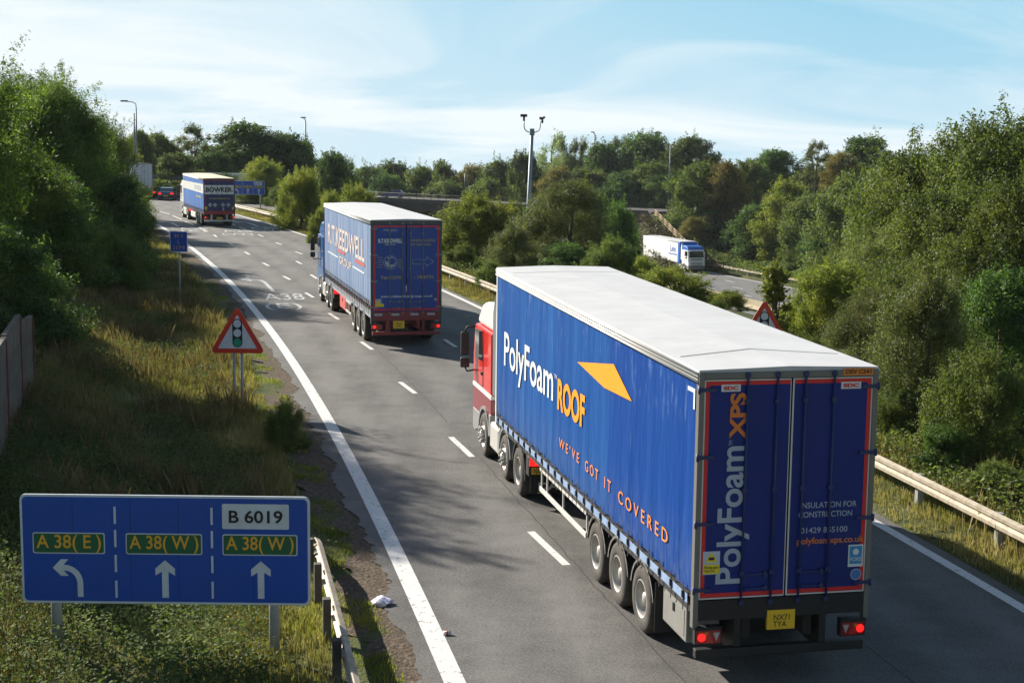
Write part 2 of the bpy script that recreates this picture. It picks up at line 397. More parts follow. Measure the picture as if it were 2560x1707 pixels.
M_TYRE = paint('tyre_rubber', (0.03, 0.028, 0.026), 0.85, 0, 0.7, 5, (0.13, 0.11, 0.085))
M_RIM = paint('steel_rim', (0.46, 0.45, 0.42), 0.42, 0.4, 0.5, 8, (0.16, 0.13, 0.10))
M_WHITE = paint('white_paint', (0.80, 0.80, 0.78), 0.35, 0, 0.15, 2.5, (0.45, 0.43, 0.38), coat=0.3)
M_ROOF = paint('white_roof_sheet', (0.53, 0.535, 0.54), 0.6, 0, 0.45, 1.2, (0.33, 0.33, 0.32), bump=0.05, spec=.2)
M_ALU = paint('aluminium_rail', (0.62, 0.61, 0.58), 0.38, 0.35, 0.25, 4, (0.35, 0.32, 0.28))
M_GREYRAIL = paint('grey_rail', (0.22, 0.22, 0.22), 0.5, 0.2, 0.3, 4)
M_PLATE = paint('yellow_number_plate', (0.80, 0.50, 0.02), 0.4, 0, 0.05, 4)
M_REDTAPE = paint('red_reflective_tape', (0.62, 0.012, 0.012), 0.4, 0, 0.08, 5)
M_WHTAPE = paint('white_tape', (0.62, 0.60, 0.55), 0.45, 0, 0.15, 5)
M_GLASS = glassy('dark_glass', (0.02, 0.025, 0.03))
M_MIRROR = paint('mirror_glass', (0.02, 0.025, 0.02), 0.35, 0.0, 0.0, 3)
M_LAMPOFF = paint('lamp_red_lens', (0.28, 0.01, 0.008), 0.2, 0, 0.05, 3, coat=0.5)
M_LAMPON = glow('brake_lamp_lit', (1.0, 0.012, 0.01), 0.9)
M_ORANGE = paint('orange_lens', (0.70, 0.20, 0.02), 0.25, 0, 0.05, 3)
M_BARK = paint('bark', (0.09, 0.07, 0.05), 0.9, 0, 0.5, 8, (0.04, 0.04, 0.03), 0.6)
M_CONC = paint('weathered_concrete', (0.30, 0.29, 0.27), 0.85, 0, 0.6, 2.0, (0.13, 0.12, 0.10), 0.3, streak=True)
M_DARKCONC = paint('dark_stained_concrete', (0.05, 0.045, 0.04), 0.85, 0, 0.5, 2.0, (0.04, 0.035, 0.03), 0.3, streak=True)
M_BEIGE = paint('beige_concrete', (0.34, 0.28, 0.18), 0.85, 0, 0.5, 2.0, (0.25, 0.2, 0.13), 0.2)
M_WALL = paint('weathered_wall_boards', (0.145, 0.120, 0.088), 0.85, 0, 0.9, 1.3, (0.055, 0.042, 0.03), 0.3)
M_OXIDE = paint('red_oxide_steel', (0.16, 0.03, 0.025), 0.6, 0.1, 0.3, 4)
M_TIMBER = paint('timber_rail', (0.34, 0.24, 0.15), 0.8, 0, 0.4, 5, (0.16, 0.11, 0.07))

# ------------------------------------------------------------------ text
_TC = {}
def _glyphs(txt, bold, shear=0.0):
    k = (txt, bold, shear)
    if k in _TC: return _TC[k]
    cu = bpy.data.curves.new('t', 'FONT'); cu.body = txt; cu.size = 1.0; cu.offset = bold; cu.shear = shear; cu.resolution_u = 4
    cu.space_line = 0.85
    ob = bpy.data.objects.new('t', cu); COL.objects.link(ob)
    dg = bpy.context.evaluated_depsgraph_get(); dg.update()
    me = bpy.data.meshes.new_from_object(ob.evaluated_get(dg))
    vs = np.array([v.co[:] for v in me.vertices]); fs = [tuple(p.vertices) for p in me.polygons]
    bpy.data.objects.remove(ob); bpy.data.curves.remove(cu); bpy.data.meshes.remove(me)
    lo, hi = vs.min(0), vs.max(0)
    vs = (vs[:, :2] - lo[:2]) / (hi[:2] - lo[:2])
    _TC[k] = (vs, fs)
    return _TC[k]

def text(name, txt, mat, parent, O, X, Y, w, h, bold=0.012, shear=0.0, **k):
    """letters fitted into a w x h rectangle with its lower left corner at O, reading along X, up along Y"""
    vs, fs = _glyphs(txt, bold, shear)
    O, X, Y = np.array(O, float), np.array(X, float), np.array(Y, float)
    P = O + vs[:, :1] * w * X + vs[:, 1:2] * h * Y
    me = bpy.data.meshes.new(name); me.from_pydata([tuple(p) for p in P], [], fs); me.update()
    return link(name, me, mat, parent, **k)

def poly(name, pts, mat, parent=None, **k):
    me = bpy.data.meshes.new(name); me.from_pydata([tuple(p) for p in pts], [], [tuple(range(len(pts)))]); me.update()
    return link(name, me, mat, parent, **k)

# ------------------------------------------------------------------ road geometry
def xL(y): return 1.554e-6 * y ** 3 - 9.976e-4 * y ** 2 - 0.16346 * y + 2.80992
def xR(y): return -8.2115e-4 * y ** 2 - 0.159334 * y + 12.3504
def mainx(y):      # far edge line of the lower carriageway
    return np.interp(y, [-60, -30, 20, 60, 100, 140, 172, 198, 222, 250, 300, 420], [118, 107, 93, 80, 64, 49, 38.5, 29.2, 21.5, 15.5, 8, -6])

def terrain(x, y):
    x = np.asarray(x, float); y = np.asarray(y, float)
    yc = np.clip(y, -60, 175)
    l = xL(yc) - x                        # metres left of the left edge line
    z = np.zeros_like(x + y)
    k = np.clip((l - 4.5) / 4.0, 0, 1)
    z = z + (k * k * (3 - 2 * k)) * 0.95 + np.clip(l - 8.5, 0, 12) * 0.07
    z = z - 0.05 * np.clip((l - 0.6) / 0.6, 0, 1)
    rr = x - xR(yc)
    z = z - 0.05 * np.clip((rr - 0.3) / 0.6, 0, 1)
    c = mainx(y) - 17.0
    dm = np.abs(x - c)
    q = np.clip((dm - 19.0) / 34.0, 0, 1); q = q * q * (3 - 2 * q)
    v = -10.6 * (1 - q)
    gate = np.clip((rr - 2.2) / 4.0, 0, 1)
    z = z + v * gate
    # embankment that carries the bridge approach on the far right
    e = -4.6 - np.clip(238 - y, 0, 60) * 0.19 - np.clip(20.5 - x, 0, 60) * 3.0
    z = np.where((x > 12) & (y > 195), np.maximum(z, np.minimum(e, 0)), z)
    z = z - 0.034 * np.clip(y - 232, 0, 1e9) - 0.05 * np.clip(np.abs(x) - 200, 0, 1e9) * (y > 0)
    onroad = (x > xL(yc) - 0.8) & (x < xR(yc) + 0.5) & (y < 186)
    z = np.where(onroad, -0.06, z)
    z = np.where((y > 150) & (y < 190) & (x < xR(yc) + 6) & (x > -110), -0.06, z)
    return z

# ground sheet out to the horizon
gx = np.concatenate([[-4000, -1500, -600, -300, -180], np.arange(-120, -30, 3.0), np.arange(-30, 16, 0.5), np.arange(16, 130, 2.5), [140, 180, 300, 600, 1500, 4000]])
gy = np.concatenate([[-1500, -400, -120, -60, -30], np.arange(-10, 16, 4.0), np.arange(16, 90, 0.5), np.arange(90, 270, 2.5), [280, 300, 340, 420, 600, 1200, 2500, 6000]])
GX, GY = np.meshgrid(gx, gy)
GZ = terrain(GX, GY)
inn = (np.abs(GZ + 0.06) > 1e-6)
GZ = GZ + np.where(inn, 0.05 * np.sin(GX * 1.7 + GY * 0.9) * np.cos(GY * 1.3), 0)
nX, nY = len(gx), len(gy)
idx = np.arange(nX * nY).reshape(nY, nX)
faces = np.stack([idx[:-1, :-1], idx[:-1, 1:], idx[1:, 1:], idx[1:, :-1]], -1).reshape(-1, 4)
g = link('ground', npmesh('ground', np.stack([GX, GY, GZ], -1).reshape(-1, 3), faces, True), M_GROUND, kind='structure')

def strip(fa, fb, ys, z, name, mat, n=1, **k):
    ys = np.asarray(ys, float)
    A = np.array([[fa(y), y] for y in ys]); B = np.array([[fb(y), y] for y in ys])
    vs = []; 
    for i in range(len(ys)):
        for j in range(n + 1):
            t = j / n; p = A[i] * (1 - t) + B[i] * t
            vs.append((p[0], p[1], z(p[0], p[1]) if callable(z) else z))
    fs = [(i * (n + 1) + j, i * (n + 1) + j + 1, (i + 1) * (n + 1) + j + 1, (i + 1) * (n + 1) + j) for i in range(len(ys) - 1) for j in range(n)]
    return link(name, npmesh(name, vs, fs), mat, **k)

rs = random.Random(3)
_RX = np.arange(-900, 1700, 1.0); _RN = np.random.default_rng(4).uniform(-1, 1, len(_RX))
def ragged(y):
    f = lambda q: (np.interp(q, _RX, _RN))
    return xL(y) - 0.46 - 0.15 * f(y) - 0.05 * f(y * 4.3 + 9) - 0.05 * f(y * 13 + 31)
# slip road widening into the junction at the far end
strip(ragged, lambda y: xR(y) + 0.35, np.arange(-40, 152, 0.12), 0.0, 'slip_road', M_ASPH, kind='structure')
poly('junction_road', [(-115, 151.8, -0.004), (-16, 150, -0.004), (-20, 168, -0.004), (-30, 188, -0.004), (-115, 188, -0.004)], M_ASPH, kind='structure')
strip(lambda y: ragged(y) - .72 - 0.30 * sin(y * 0.9) * sin(y * 0.23 + 2) - 0.15 * sin(y * 5.3), lambda y: ragged(y) + 0.3, np.arange(-10, 120, 0.25),
      lambda x, y: -0.012 if x > xL(y) - 1.0 else -0.035, 'gravel_verge', M_GRAVEL, kind='structure')

# painted lines, 4 mm above the asphalt
def ribbon(name, pts, w, mat, z=0.004, **k):
    mb = MB()
    for seg in pts:
        P = [Vector((p[0], p[1])) for p in seg]; L_, R_ = [], []
        for i, p in enumerate(P):
            d = (P[min(i + 1, len(P) - 1)] - P[max(i - 1, 0)]).normalized(); nrm = Vector((-d.y, d.x)) * w / 2
            L_.append(p + nrm); R_.append(p - nrm)
        vs = [(*a, z) for a in L_] + [(*a, z) for a in R_]; n = len(P)
        mb._new(vs, [(i, i + 1, n + i + 1, n + i) for i in range(n - 1)])
    return mb.build(name, mat, **k)
ys = np.arange(-30, 128, 0.8)
ribbon('left_edge_line', [[(xL(y), y) for y in ys]], 0.30, M_LINE, kind='structure')
ribbon('right_edge_line', [[(xR(y), y) for y in np.arange(-30, 150, 0.8)]], 0.22, M_LINE, kind='structure')
dA = [((4.2, 7), (3.9, 9)), ((3.05, 16.0), (2.6, 18.0)), ((1.0, 25.1), (0.4, 27.3)), ((-0.9, 33.9), (-1.5, 36.2)), ((-2.8, 42.5), (-3.4, 44.5)), ((-4.9, 51.4), (-5.5, 53.4)), ((-7.1, 60.0), (-7.75, 62.1)), ((-9.25, 68.3), (-9.9, 70.35)),
      ((-11.58, 76.7), (-12.25, 78.7)), ((-14.05, 84.9), (-14.75, 87)), ((-16.6, 93.0), (-17.3, 95.2)), ((-19.1, 101.0), (-19.8, 103)), ((-21.9, 109.2), (-22.6, 111.6)),
      ((-23.76, 115.0), (-25.6, 120.4)), ((-26.6, 123.3), (-28.6, 128.8)), ((-29.5, 131.7), (-31.7, 137.7)), ((-32.5, 140), (-34.7, 145.4))]
dB = [((6.5, 16), (6.1, 18)), ((4.6, 25.2), (4.15, 27.2)), ((2.4, 34.3), (1.9, 36.3)), ((0.2, 43.3), (-0.35, 45.3)), ((-2.0, 52.3), (-2.5, 54.3)), ((-4.2, 60.3), (-4.8, 62.3)), ((-6.4, 68), (-7.05, 70)), ((-8.7, 75.6), (-9.0, 76.6)), ((-10.3, 77.5), (-10.95, 79.8)), ((-12.4, 86.5), (-13.0, 88.5)),
      ((-13.4, 93.9), (-14.1, 95.7)), ((-16.0, 102), (-16.7, 104)), ((-18.6, 110.1), (-19.4, 112.4)), ((-20.5, 115.8), (-22.5, 121.5)), ((-23.3, 124), (-25.3, 129.5)), ((-26.2, 132), (-28.2, 137.5))]
ribbon('lane_dashes', [list(d) for d in dA], 0.15, M_LINE, kind='structure')
ribbon('lane_dashes', [list(d) for d in dB], 0.15, M_LINE, kind='structure')
ribbon('give_way_line', [[(-50, 153), (-36, 148.6)]], 0.3, M_LINE, kind='structure')

def road_text(txt, bl, br, h, dirv, **k):
    bl = Vector(bl); br = Vector(br); X = (br - bl); w = X.length; X.normalize(); Y = Vector(dirv).normalized()
    return text('road_lettering', txt, M_LINE2, None, (bl.x, bl.y, 0.005), (X.x, X.y, 0), (Y.x, Y.y, 0), w, h, 0.0, kind='structure')
DV = (-0.22, 0.97)
road_text('A38', (-11.25, 66.9), (-9.45, 67.3), 2.7, DV)
road_text('(E)', (-10.5, 62.9), (-8.95, 63.2), 2.7, DV)
def road_arrow(p, s=1.0, turn=True, ang=0.25):
    # p: foot of the shaft
    if turn: pts = [(-.09, 0), (.09, 0), (.09, 4.6), (-.05, 5.6), (-.55, 6.4), (-.55, 7.2), (-1.15, 5.9), (-.55, 4.9), (-.55, 5.6), (-.15, 5.1), (-.09, 4.4)]
    else: pts = [(-.09, 0), (.09, 0), (.09, 4.2), (.38, 4.2), (0, 6.6), (-.38, 4.2), (-.09, 4.2)]
    c_, s_ = cos(ang), sin(ang)
    Q = [(p[0] + s * (x * c_ - y * s_), p[1] + s * (x * s_ + y * c_), 0.005) for x, y in pts]
    me = bpy.data.meshes.new('road_arrow'); bm = bmesh.new()
    f = bm.faces.new([bm.verts.new(q) for q in Q]); f.normal_update(); bmesh.ops.triangulate(bm, faces=[f], ngon_method='EAR_CLIP'); bm.to_mesh(me); bm.free()
    link('road_arrow', me, M_LINE2, kind='structure')
rg = np.random.default_rng(12)
def seam(fx, y0, y1, w, gap=0.0):
    segs, cur, y = [], [], y0
    while y < y1:
        cur.append((fx(y) + rg.normal(0, .018), y)); y += .35
        if rg.uniform() < gap: segs.append(cur); cur = []; y += rg.uniform(.5, 3)
    segs.append(cur); return [q for q in segs if len(q) > 1]
AX = np.array([[p[0][0], p[0][1]] for p in dA]); BX = np.array([[p[0][0], p[0][1]] for p in dB])
M_TAR = paint('tar_seam', (0.035, 0.034, 0.033), .8, 0, .2)
ribbon('road_seam', seam(lambda y: np.interp(y, AX[:, 1], AX[:, 0]) + .17, 12, 112, .0, .04), .032, M_TAR, .0025, kind='structure')
ribbon('road_seam', seam(lambda y: np.interp(y, BX[:, 1], BX[:, 0]) - .15, 18, 118, .0, .05), .030, M_TAR, .0025, kind='structure')
road_arrow((-11.5, 70.8), 1.05, True, 0.26)
road_arrow((-8.4, 73.5), 1.0, False, 0.26)
road_arrow((-27.4, 121.2), 1.15, True, 0.33)
road_arrow((-21.1, 122.5), 1.2, True, 0.33)
DV2 = (-0.33, 0.94)
road_text('A38', (-26.3, 117.0), (-24.2, 117.6), 2.6, DV2)
road_text('(E)', (-25.4, 114.0), (-23.6, 114.6), 2.6, DV2)
road_text('A38', (-22.4, 114.8), (-20.2, 115.4), 2.6, DV2)
road_text('(W)', (-21.6, 110.8), (-19.4, 111.4), 2.6, DV2)
road_text('A38', (-21.1, 119.2), (-18.9, 119.8), 2.4, DV2)
road_text('(W)', (-20.2, 115.8), (-18.0, 116.4), 2.4, DV2)

# the motorway in the cutting
ZM = -10.45
ym = np.arange(-50, 400, 4.0)
strip(lambda y: mainx(y) - 14.5, lambda y: mainx(y) + 0.6, ym, ZM, 'main_carriageway', M_ASPH2, kind='structure')
strip(lambda y: mainx(y) - 33, lambda y: mainx(y) - 18, ym, ZM, 'main_carriageway', M_ASPH2, kind='structure')
ribbon('main_edge_line', [[(mainx(y), y) for y in ym]], 0.25, M_LINE, ZM + 0.005, kind='structure')
ribbon('main_edge_line', [[(mainx(y) - 13.2, y) for y in ym]], 0.25, M_LINE, ZM + 0.005, kind='structure')
dl = []
for k_ in range(3):
    for y in np.arange(100, 260, 9.0): dl.append([(mainx(y) - 3.5 * (k_ + 1), y), (mainx(y + 2.6) - 3.5 * (k_ + 1), y + 2.6)])
ribbon('main_lane_dashes', dl, 0.18, M_LINE, ZM + 0.005, kind='structure')

# ------------------------------------------------------------------ crash barriers
def barrier(name, pts, zf, label, mat, post_step=2.4, cat='crash barrier', h=0.62, side=1, group=None, postmat=None):
    P = [Vector((p[0], p[1])) for p in pts]
    root = empty(name, (P[0].x, P[0].y, zf(P[0].x, P[0].y)), label=label, cat=cat, group=group)
    O = root.location.copy()
    # corrugated beam profile: (offset sideways, height)
    prof = [(0.0, h), (0.075, h - .035), (0.075, h - .10), (0.015, h - .15), (0.075, h - .20), (0.075, h - .27), (0.0, h - .31), (-.02, h - .30), (0.05, h - .26), (0.05, h - .21), (-.01, h - .15), (0.05, h - .10), (0.05, h - .04), (-.02, h - .005)]
    mb = MB(); rings = []
    for i, p in enumerate(P):
        d = (P[min(i + 1, len(P) - 1)] - P[max(i - 1, 0)]).normalized(); nrm = Vector((d.y, -d.x)) * side
        z = zf(p.x, p.y)
        rings.append([mb.bm.verts.new((p.x + nrm.x * a - O.x, p.y + nrm.y * a - O.y, z + b - O.z)) for a, b in prof])
    for i in range(len(rings) - 1):
        for k in range(len(prof)):
            mb.bm.faces.new([rings[i][k], rings[i][(k + 1) % len(prof)], rings[i + 1][(k + 1) % len(prof)], rings[i + 1][k]])
    for R in (rings[0], rings[-1]): mb.bm.faces.new(R)
    mb.build('rail', mat, root)
    # posts
    acc = 0; last = P[0]; me = None
    for i in range(1, len(P)):
        acc += (P[i] - last).length; last = P[i]
        if acc >= post_step:
            acc = 0; d = (P[i] - P[i - 1]).normalized(); nrm = Vector((d.y, -d.x)) * side
            if me is None:
                m_ = MB(); m_.box(-.07, .07, -.06, .06, -.4, h - .02, .008); o = m_.build('post', postmat or M_GALV, root); me = o.data
            else:
                o = link('post', me, None, root)
            o.location = (P[i].x - nrm.x * .09 - O.x, P[i].y - nrm.y * .09 - O.y, zf(P[i].x, P[i].y) - O.z)
            o.rotation_euler = (0, 0, math.atan2(d.y, d.x))
    return root
yr = np.arange(14, 152, 0.8)
barrier('crash_barrier', [(xR(y) + 1.45 + 0.012 * (y - 20) * (y < 40) + (0.24 if y >= 40 else 0), y) for y in yr], lambda x, y: -0.02, 'long weathered corrugated steel barrier along the right verge of the near road', M_RAIL, 3.2, side=-1, h=0.64)
yl = list(np.arange(14, 26.4, 0.6))
barrier('crash_barrier', [(xL(y) - 1.52, y) for y in yl] , lambda x, y: -0.02 - max(0, y - 24.5) * 0.3, 'short steel barrier beside the gravel verge, behind the big blue lane sign', M_RAIL, 1.6, side=1, postmat=M_POST, h=0.64)
barrier('crash_barrier', [(mainx(y) + 3.2, y) for y in np.arange(110, 236, 3.0)], lambda x, y: -10.5, 'distant steel barrier on the far side of the lower road', M_RAIL, 9.0, side=-1, h=0.8)
# concrete median of the motorway
mb = MB(); prof = [(-.35, 0), (.35, 0), (.3, .1), (.14, .35), (.1, .9), (-.1, .9), (-.14, .35), (-.3, .1)]
ringz = []
for y in np.arange(90, 240, 3.0):
    ringz.append([mb.bm.verts.new((mainx(y) - 16.2 + a * 1.5, y, ZM + b * 1.0)) for a, b in prof])
for i in range(len(ringz) - 1):
    for k in range(8): mb.bm.faces.new([ringz[i][k], ringz[i][(k + 1) % 8], ringz[i + 1][(k + 1) % 8], ringz[i + 1][k]])
mb.build('median_barrier', M_BEIGE, label='beige concrete barrier running down the middle of the lower road', cat='concrete barrier')

# ------------------------------------------------------------------ signs
def rrect(x0, x1, z0, z1, r, n=5):
    pts = []
    for cx_, cz_, a0 in ((x1 - r, z1 - r, 0), (x0 + r, z1 - r, 90), (x0 + r, z0 + r, 180), (x1 - r, z0 + r, 270)):
        for i in range(n + 1):
            a = radians(a0 + 90 * i / n); pts.append((cx_ + r * cos(a), cz_ + r * sin(a)))
    return pts

def plate(name, pts, y, th, mat, parent, **k):
    mb = MB(); mb.prism(pts, y, y + th, 'y'); return mb.build(name, mat, parent, **k)

def lane_sign(loc, W, H, zb, rz, label, detail=True, group=None):
    """blue three-lane direction sign, W x H metres, lower edge zb above its base"""
    root = empty('lane_sign', loc, rz, label=label, cat='road sign', group=group)
    s = W / 6.63; X = lambda u: (u - 3.315) * s; Z = lambda v: zb + v * (H / 2.48)
    plate('panel', rrect(-W / 2, W / 2, zb, zb + H, .14 * s), 0.0, .03, M_SIGNWHITE, root)
    plate('blue_field', rrect(-W / 2 + .055 * s, W / 2 - .055 * s, zb + .055 * s, zb + H - .055 * s, .10 * s), -.004, .004, M_SIGNBLUE, root)
    for (u, w) in ((.72, .26), (5.77, .26)):
        mb = MB(); x = X(u); r = .11 * s * 1.1
        mb.tube([(x, .03 + r, -0.8), (x, .03 + r, zb + H - .15)], r, 14)
        mb.build('post', M_GALV, root)
    mb = MB()
    for v in (.5, 1.9): mb.box(-W / 2 + .1, W / 2 - .1, .032, .07, Z(v), Z(v) + .06)
    mb.build('stiffening_rail', M_SIGNBACK, root)
    for u in (1.2, 2.52, 3.62, 5.32):
        mb = MB(); mb.box(X(u) - .006, X(u) + .006, -.0055, -.004, zb + .07 * s, zb + H - .07 * s); mb.build('panel_joint', paint('joint_blue', (.004, .035, .22), .5, 0, .2), root)
    for u in (2.17, 4.385):
        for v in (.14, .73, 1.3, 1.83):
            mb = MB(); mb.box(X(u) - .025 * s, X(u) + .025 * s, -.008, -.004, Z(v), Z(v + .39)); mb.build('divider_dash', M_SIGNWHITE, root)
    panels = [(.28, 1.93, 'A 38( E )'), (2.41, 4.16, 'A 38( W )'), (4.625, 6.345, 'A 38( W )')]
    for a, b, t in panels:
        p = plate('route_panel', rrect(X(a), X(b), Z(1.14), Z(1.62), .05 * s), -.009, .005, M_SIGNWHITE, root)
        plate('green_field', rrect(X(a + .025), X(b - .025), Z(1.165), Z(1.595), .035 * s), -.013, .004, M_SIGNGREEN, p)
        text('lettering', t, M_SIGNYEL, p, (X(a + .085), -.015, Z(1.17)), (1, 0, 0), (0, 0, 1), (b - a - .17) * s, Z(1.57) - Z(1.165), .012)
    p = plate('route_panel', rrect(X(4.625), X(6.155), Z(1.74), Z(2.31), .04 * s), -.009, .005, M_SIGNWHITE, root, label='white route panel')
    text('lettering', 'B 6019', M_SIGNBLACK, p, (X(4.78), -.015, Z(1.875)), (1, 0, 0), (0, 0, 1), 1.23 * s, Z(2.17) - Z(1.875), .02)
    for u in (3.30, 5.50):
        pts = [(-.075, 0), (.075, 0), (.075, .60), (.225, .51), (.225, .67), (0, .86), (-.225, .67), (-.225, .51), (-.075, .60)]
        mb = MB(); mb.prism([(X(u + a), Z(.15 + b)) for a, b in pts], -.009, -.005, 'y'); mb.build('arrow', M_SIGNWHITE, root)
    arc = [(cos(radians(a)), sin(radians(a))) for a in range(0, 91, 10)]
    out = [(1.345 - .33 + .0 + .40 * c_, .15 + .34 + .39 * s_) for c_, s_ in arc]
    inn_ = [(1.345 - .33 + .27 * c_, .15 + .34 + .25 * s_) for c_, s_ in arc][::-1]
    pts = [(1.285, .15), (1.415, .15)] + out + [(1.02, .88 + .0), (.93, .88), (1.08, 1.01), (.90, 1.01), (.72, .81), (.90, .62), (1.08, .62), (.93, .75)] + inn_ 
    # bent arrow built from simple pieces
    mb = MB()
    cxx, czz = 1.00, .45
    mb.prism([(X(1.28), Z(.15)), (X(1.41), Z(.15)), (X(1.41), Z(czz)), (X(1.28), Z(czz))], -.009, -.005, 'y')
    for i in range(9):
        a0, a1 = radians(i * 10), radians(i * 10 + 10)
        q = [(cxx + .28 * cos(a0), czz + .30 * sin(a0)), (cxx + .41 * cos(a0), czz + .43 * sin(a0)), (cxx + .41 * cos(a1), czz + .43 * sin(a1)), (cxx + .28 * cos(a1), czz + .30 * sin(a1))]
        mb.prism([(X(a), Z(b)) for a, b in q], -.009, -.005, 'y')
    mb.prism([(X(.94), Z(.75)), (X(1.0), Z(.75)), (X(1.0), Z(.88)), (X(.94), Z(.88))], -.009, -.005, 'y')
    mb.prism([(X(.72), Z(.815)), (X(.91), Z(1.01)), (X(1.08), Z(1.01)), (X(.935), Z(.845)), (X(.935), Z(.785)), (X(1.08), Z(.63)), (X(.91), Z(.63))], -.009, -.005, 'y')
    mb.build('arrow', M_SIGNWHITE, root, label='arrow bent to the left')
    return root
lane_sign((-4.86, 20.3, -0.1), 4.08, 1.575, .865, radians(0.3), 'large blue three-lane sign on two grey posts, in the near left corner of the verge', group='blue lane signs')
lane_sign((-26.85, 150, -0.1), 3.3, 1.38, 1.67, radians(3), 'small distant blue lane sign on the right verge, partly hidden by the far lorry', group='blue lane signs')

def triangle_sign(loc, side, zb, rz, label, posts):
    root = empty('warning_sign', loc, rz, label=label, cat='road sign', group='red triangle traffic-light warning signs')
    R = side / math.sqrt(3); hgt = side * math.sqrt(3) / 2
    def tri(off, r, n=6):
        cz = zb + hgt / 3; pts = []
        for k in range(3):
            a = radians(90 + 120 * k); rr_ = R - 2 * off - 2 * r
            c = (rr_ * cos(a), cz + rr_ * sin(a))
            for i in range(n + 1):
                b = a + radians(-60 + 120 * i / n); pts.append((c[0] + r * cos(b), c[1] + r * sin(b)))
        return pts
    plate('backing_plate', tri(-0.004, .085), .012, .02, M_SIGNBACK, root)
    plate('red_border', tri(0, .08), 0, .010, M_SIGNRED, root)
    plate('white_field', tri(.125, .012), -.004, .004, M_SIGNWHITE, root)
    c = zb + .10
    plate('traffic_light_symbol', rrect(-.135, .135, zb + .16, zb + .94 * 1.0, .13, 8), -.008, .004, M_SIGNBLACK, root)
    for k, m in enumerate((paint('symbol_green', (0.0, .30, .16), .4, 0, .05), M_SIGNWHITE, M_SIGNWHITE)):
        cz = zb + .295 + .255 * k
        plate('lamp_disc', [(.105 * cos(2 * pi * i / 24), cz + .11 * sin(2 * pi * i / 24)) for i in range(24)], -.012, .004, m, root)
    for px_ in posts:
        mb = MB(); mb.tube([(px_, .075, -.8), (px_, .075, zb + .3)], .042, 10); mb.build('post', M_GALV, root)
    return root
triangle_sign((-7.46, 39.8, -0.05), 1.50, 1.57, radians(0.5), 'red triangle sign with a traffic light symbol, on two posts in the left verge', (-.11, .10))
triangle_sign((7.21, 42, -0.1), 1.50, 1.74, radians(-2), 'red triangle sign rising behind the white roof of the nearest lorry', (-.11, .10))

# small blue location marker
r = empty('marker_sign', (-14.62, 64.6, 0.0), 0, label='small blue location plate reading M1 L 217.9 on a single post', cat='road sign')
plate('panel', rrect(-.38, .38, 2.32, 3.22, .04), 0, .02, M_SIGNWHITE, r)
p = plate('blue_field', rrect(-.355, .355, 2.345, 3.195, .03), -.004, .004, M_SIGNBLUE, r)
YM = paint('marker_yellow', (0.50, 0.36, 0.16), .5, 0, .2)
for t, w, z0 in (('M 1', .34, 2.94), ('L', .10, 2.68), ('217·9', .52, 2.42)):
    text('lettering', t, YM, r, (-w / 2, -.008, z0), (1, 0, 0), (0, 0, 1), w, .17, .012)
mb = MB(); mb.tube([(0, .05, -.8), (0, .05, 2.9)], .04, 10); mb.build('post', M_GALV, r)

# ------------------------------------------------------------------ lorries
def wheel_meshes():
    t = MB()
    t.lathe([(.15, .285), (.02, .285), (-.01, .30), (-.02, .36), (-.02, .44), (0.0, .485), (.03, .512), (.08, .52), (.27, .52), (.32, .512), (.35, .485), (.36, .44), (.35, .30), (.15, .285)], n=40)
    bmesh.ops.recalc_face_normals(t.bm, faces=t.bm.faces)
    me_t = bpy.data.meshes.new('wheel'); t.bm.to_mesh(me_t); t.bm.free(); me_t.materials.append(M_TYRE)
    d = MB()      # dished rim with hub and nuts (trailer, drive axle)
    d.lathe([(-.012, .30), (-.02, .285), (.0, .27), (.05, .262), (.12, .25), (.15, .23), (.16, .15), (.15, .11), (.05, .105), (.03, .09), (.02, .0)], n=36)
    for k in range(10):
        a = 2 * pi * k / 10; d.tube([(.165, .165 * cos(a), .165 * sin(a)), (.12, .165 * cos(a), .165 * sin(a))], .014, 6)
    bmesh.ops.recalc_face_normals(d.bm, faces=d.bm.faces)
    me_d = bpy.data.meshes.new('rim'); d.bm.to_mesh(me_d); d.bm.free(); me_d.materials.append(M_RIM)
    f = MB()      # outward rim (steered axle) with a ring of nut covers
    f.lathe([(-.012, .30), (-.02, .285), (.01, .27), (.05, .255), (.03, .22), (-.03, .20), (-.055, .17), (-.055, .09), (-.08, .085), (-.09, .0)], n=36)
    for k in range(10):
        a = 2 * pi * k / 10; f.tube([(-.04, .175 * cos(a), .175 * sin(a)), (-.10, .175 * cos(a), .175 * sin(a))], .024, 8)
    bmesh.ops.recalc_face_normals(f.bm, faces=f.bm.faces)
    me_f = bpy.data.meshes.new('rim'); f.bm.to_mesh(me_f); f.bm.free(); me_f.materials.append(M_RIM)
    return me_t, me_d, me_f
ME_T, ME_RD, ME_RF = wheel_meshes()

def add_wheel(root, s, side, front=False, r=.52, z=None, x=None):
    o = link('wheel', ME_T, None, root)
    o.location = (side * (x if x else 1.25), s, z if z else r)
    if side > 0: o.rotation_euler = (0, 0, pi)
    o.scale = (1, r / .52, r / .52)
    q = link('rim', ME_RF if front else ME_RD, None, o)
    return o

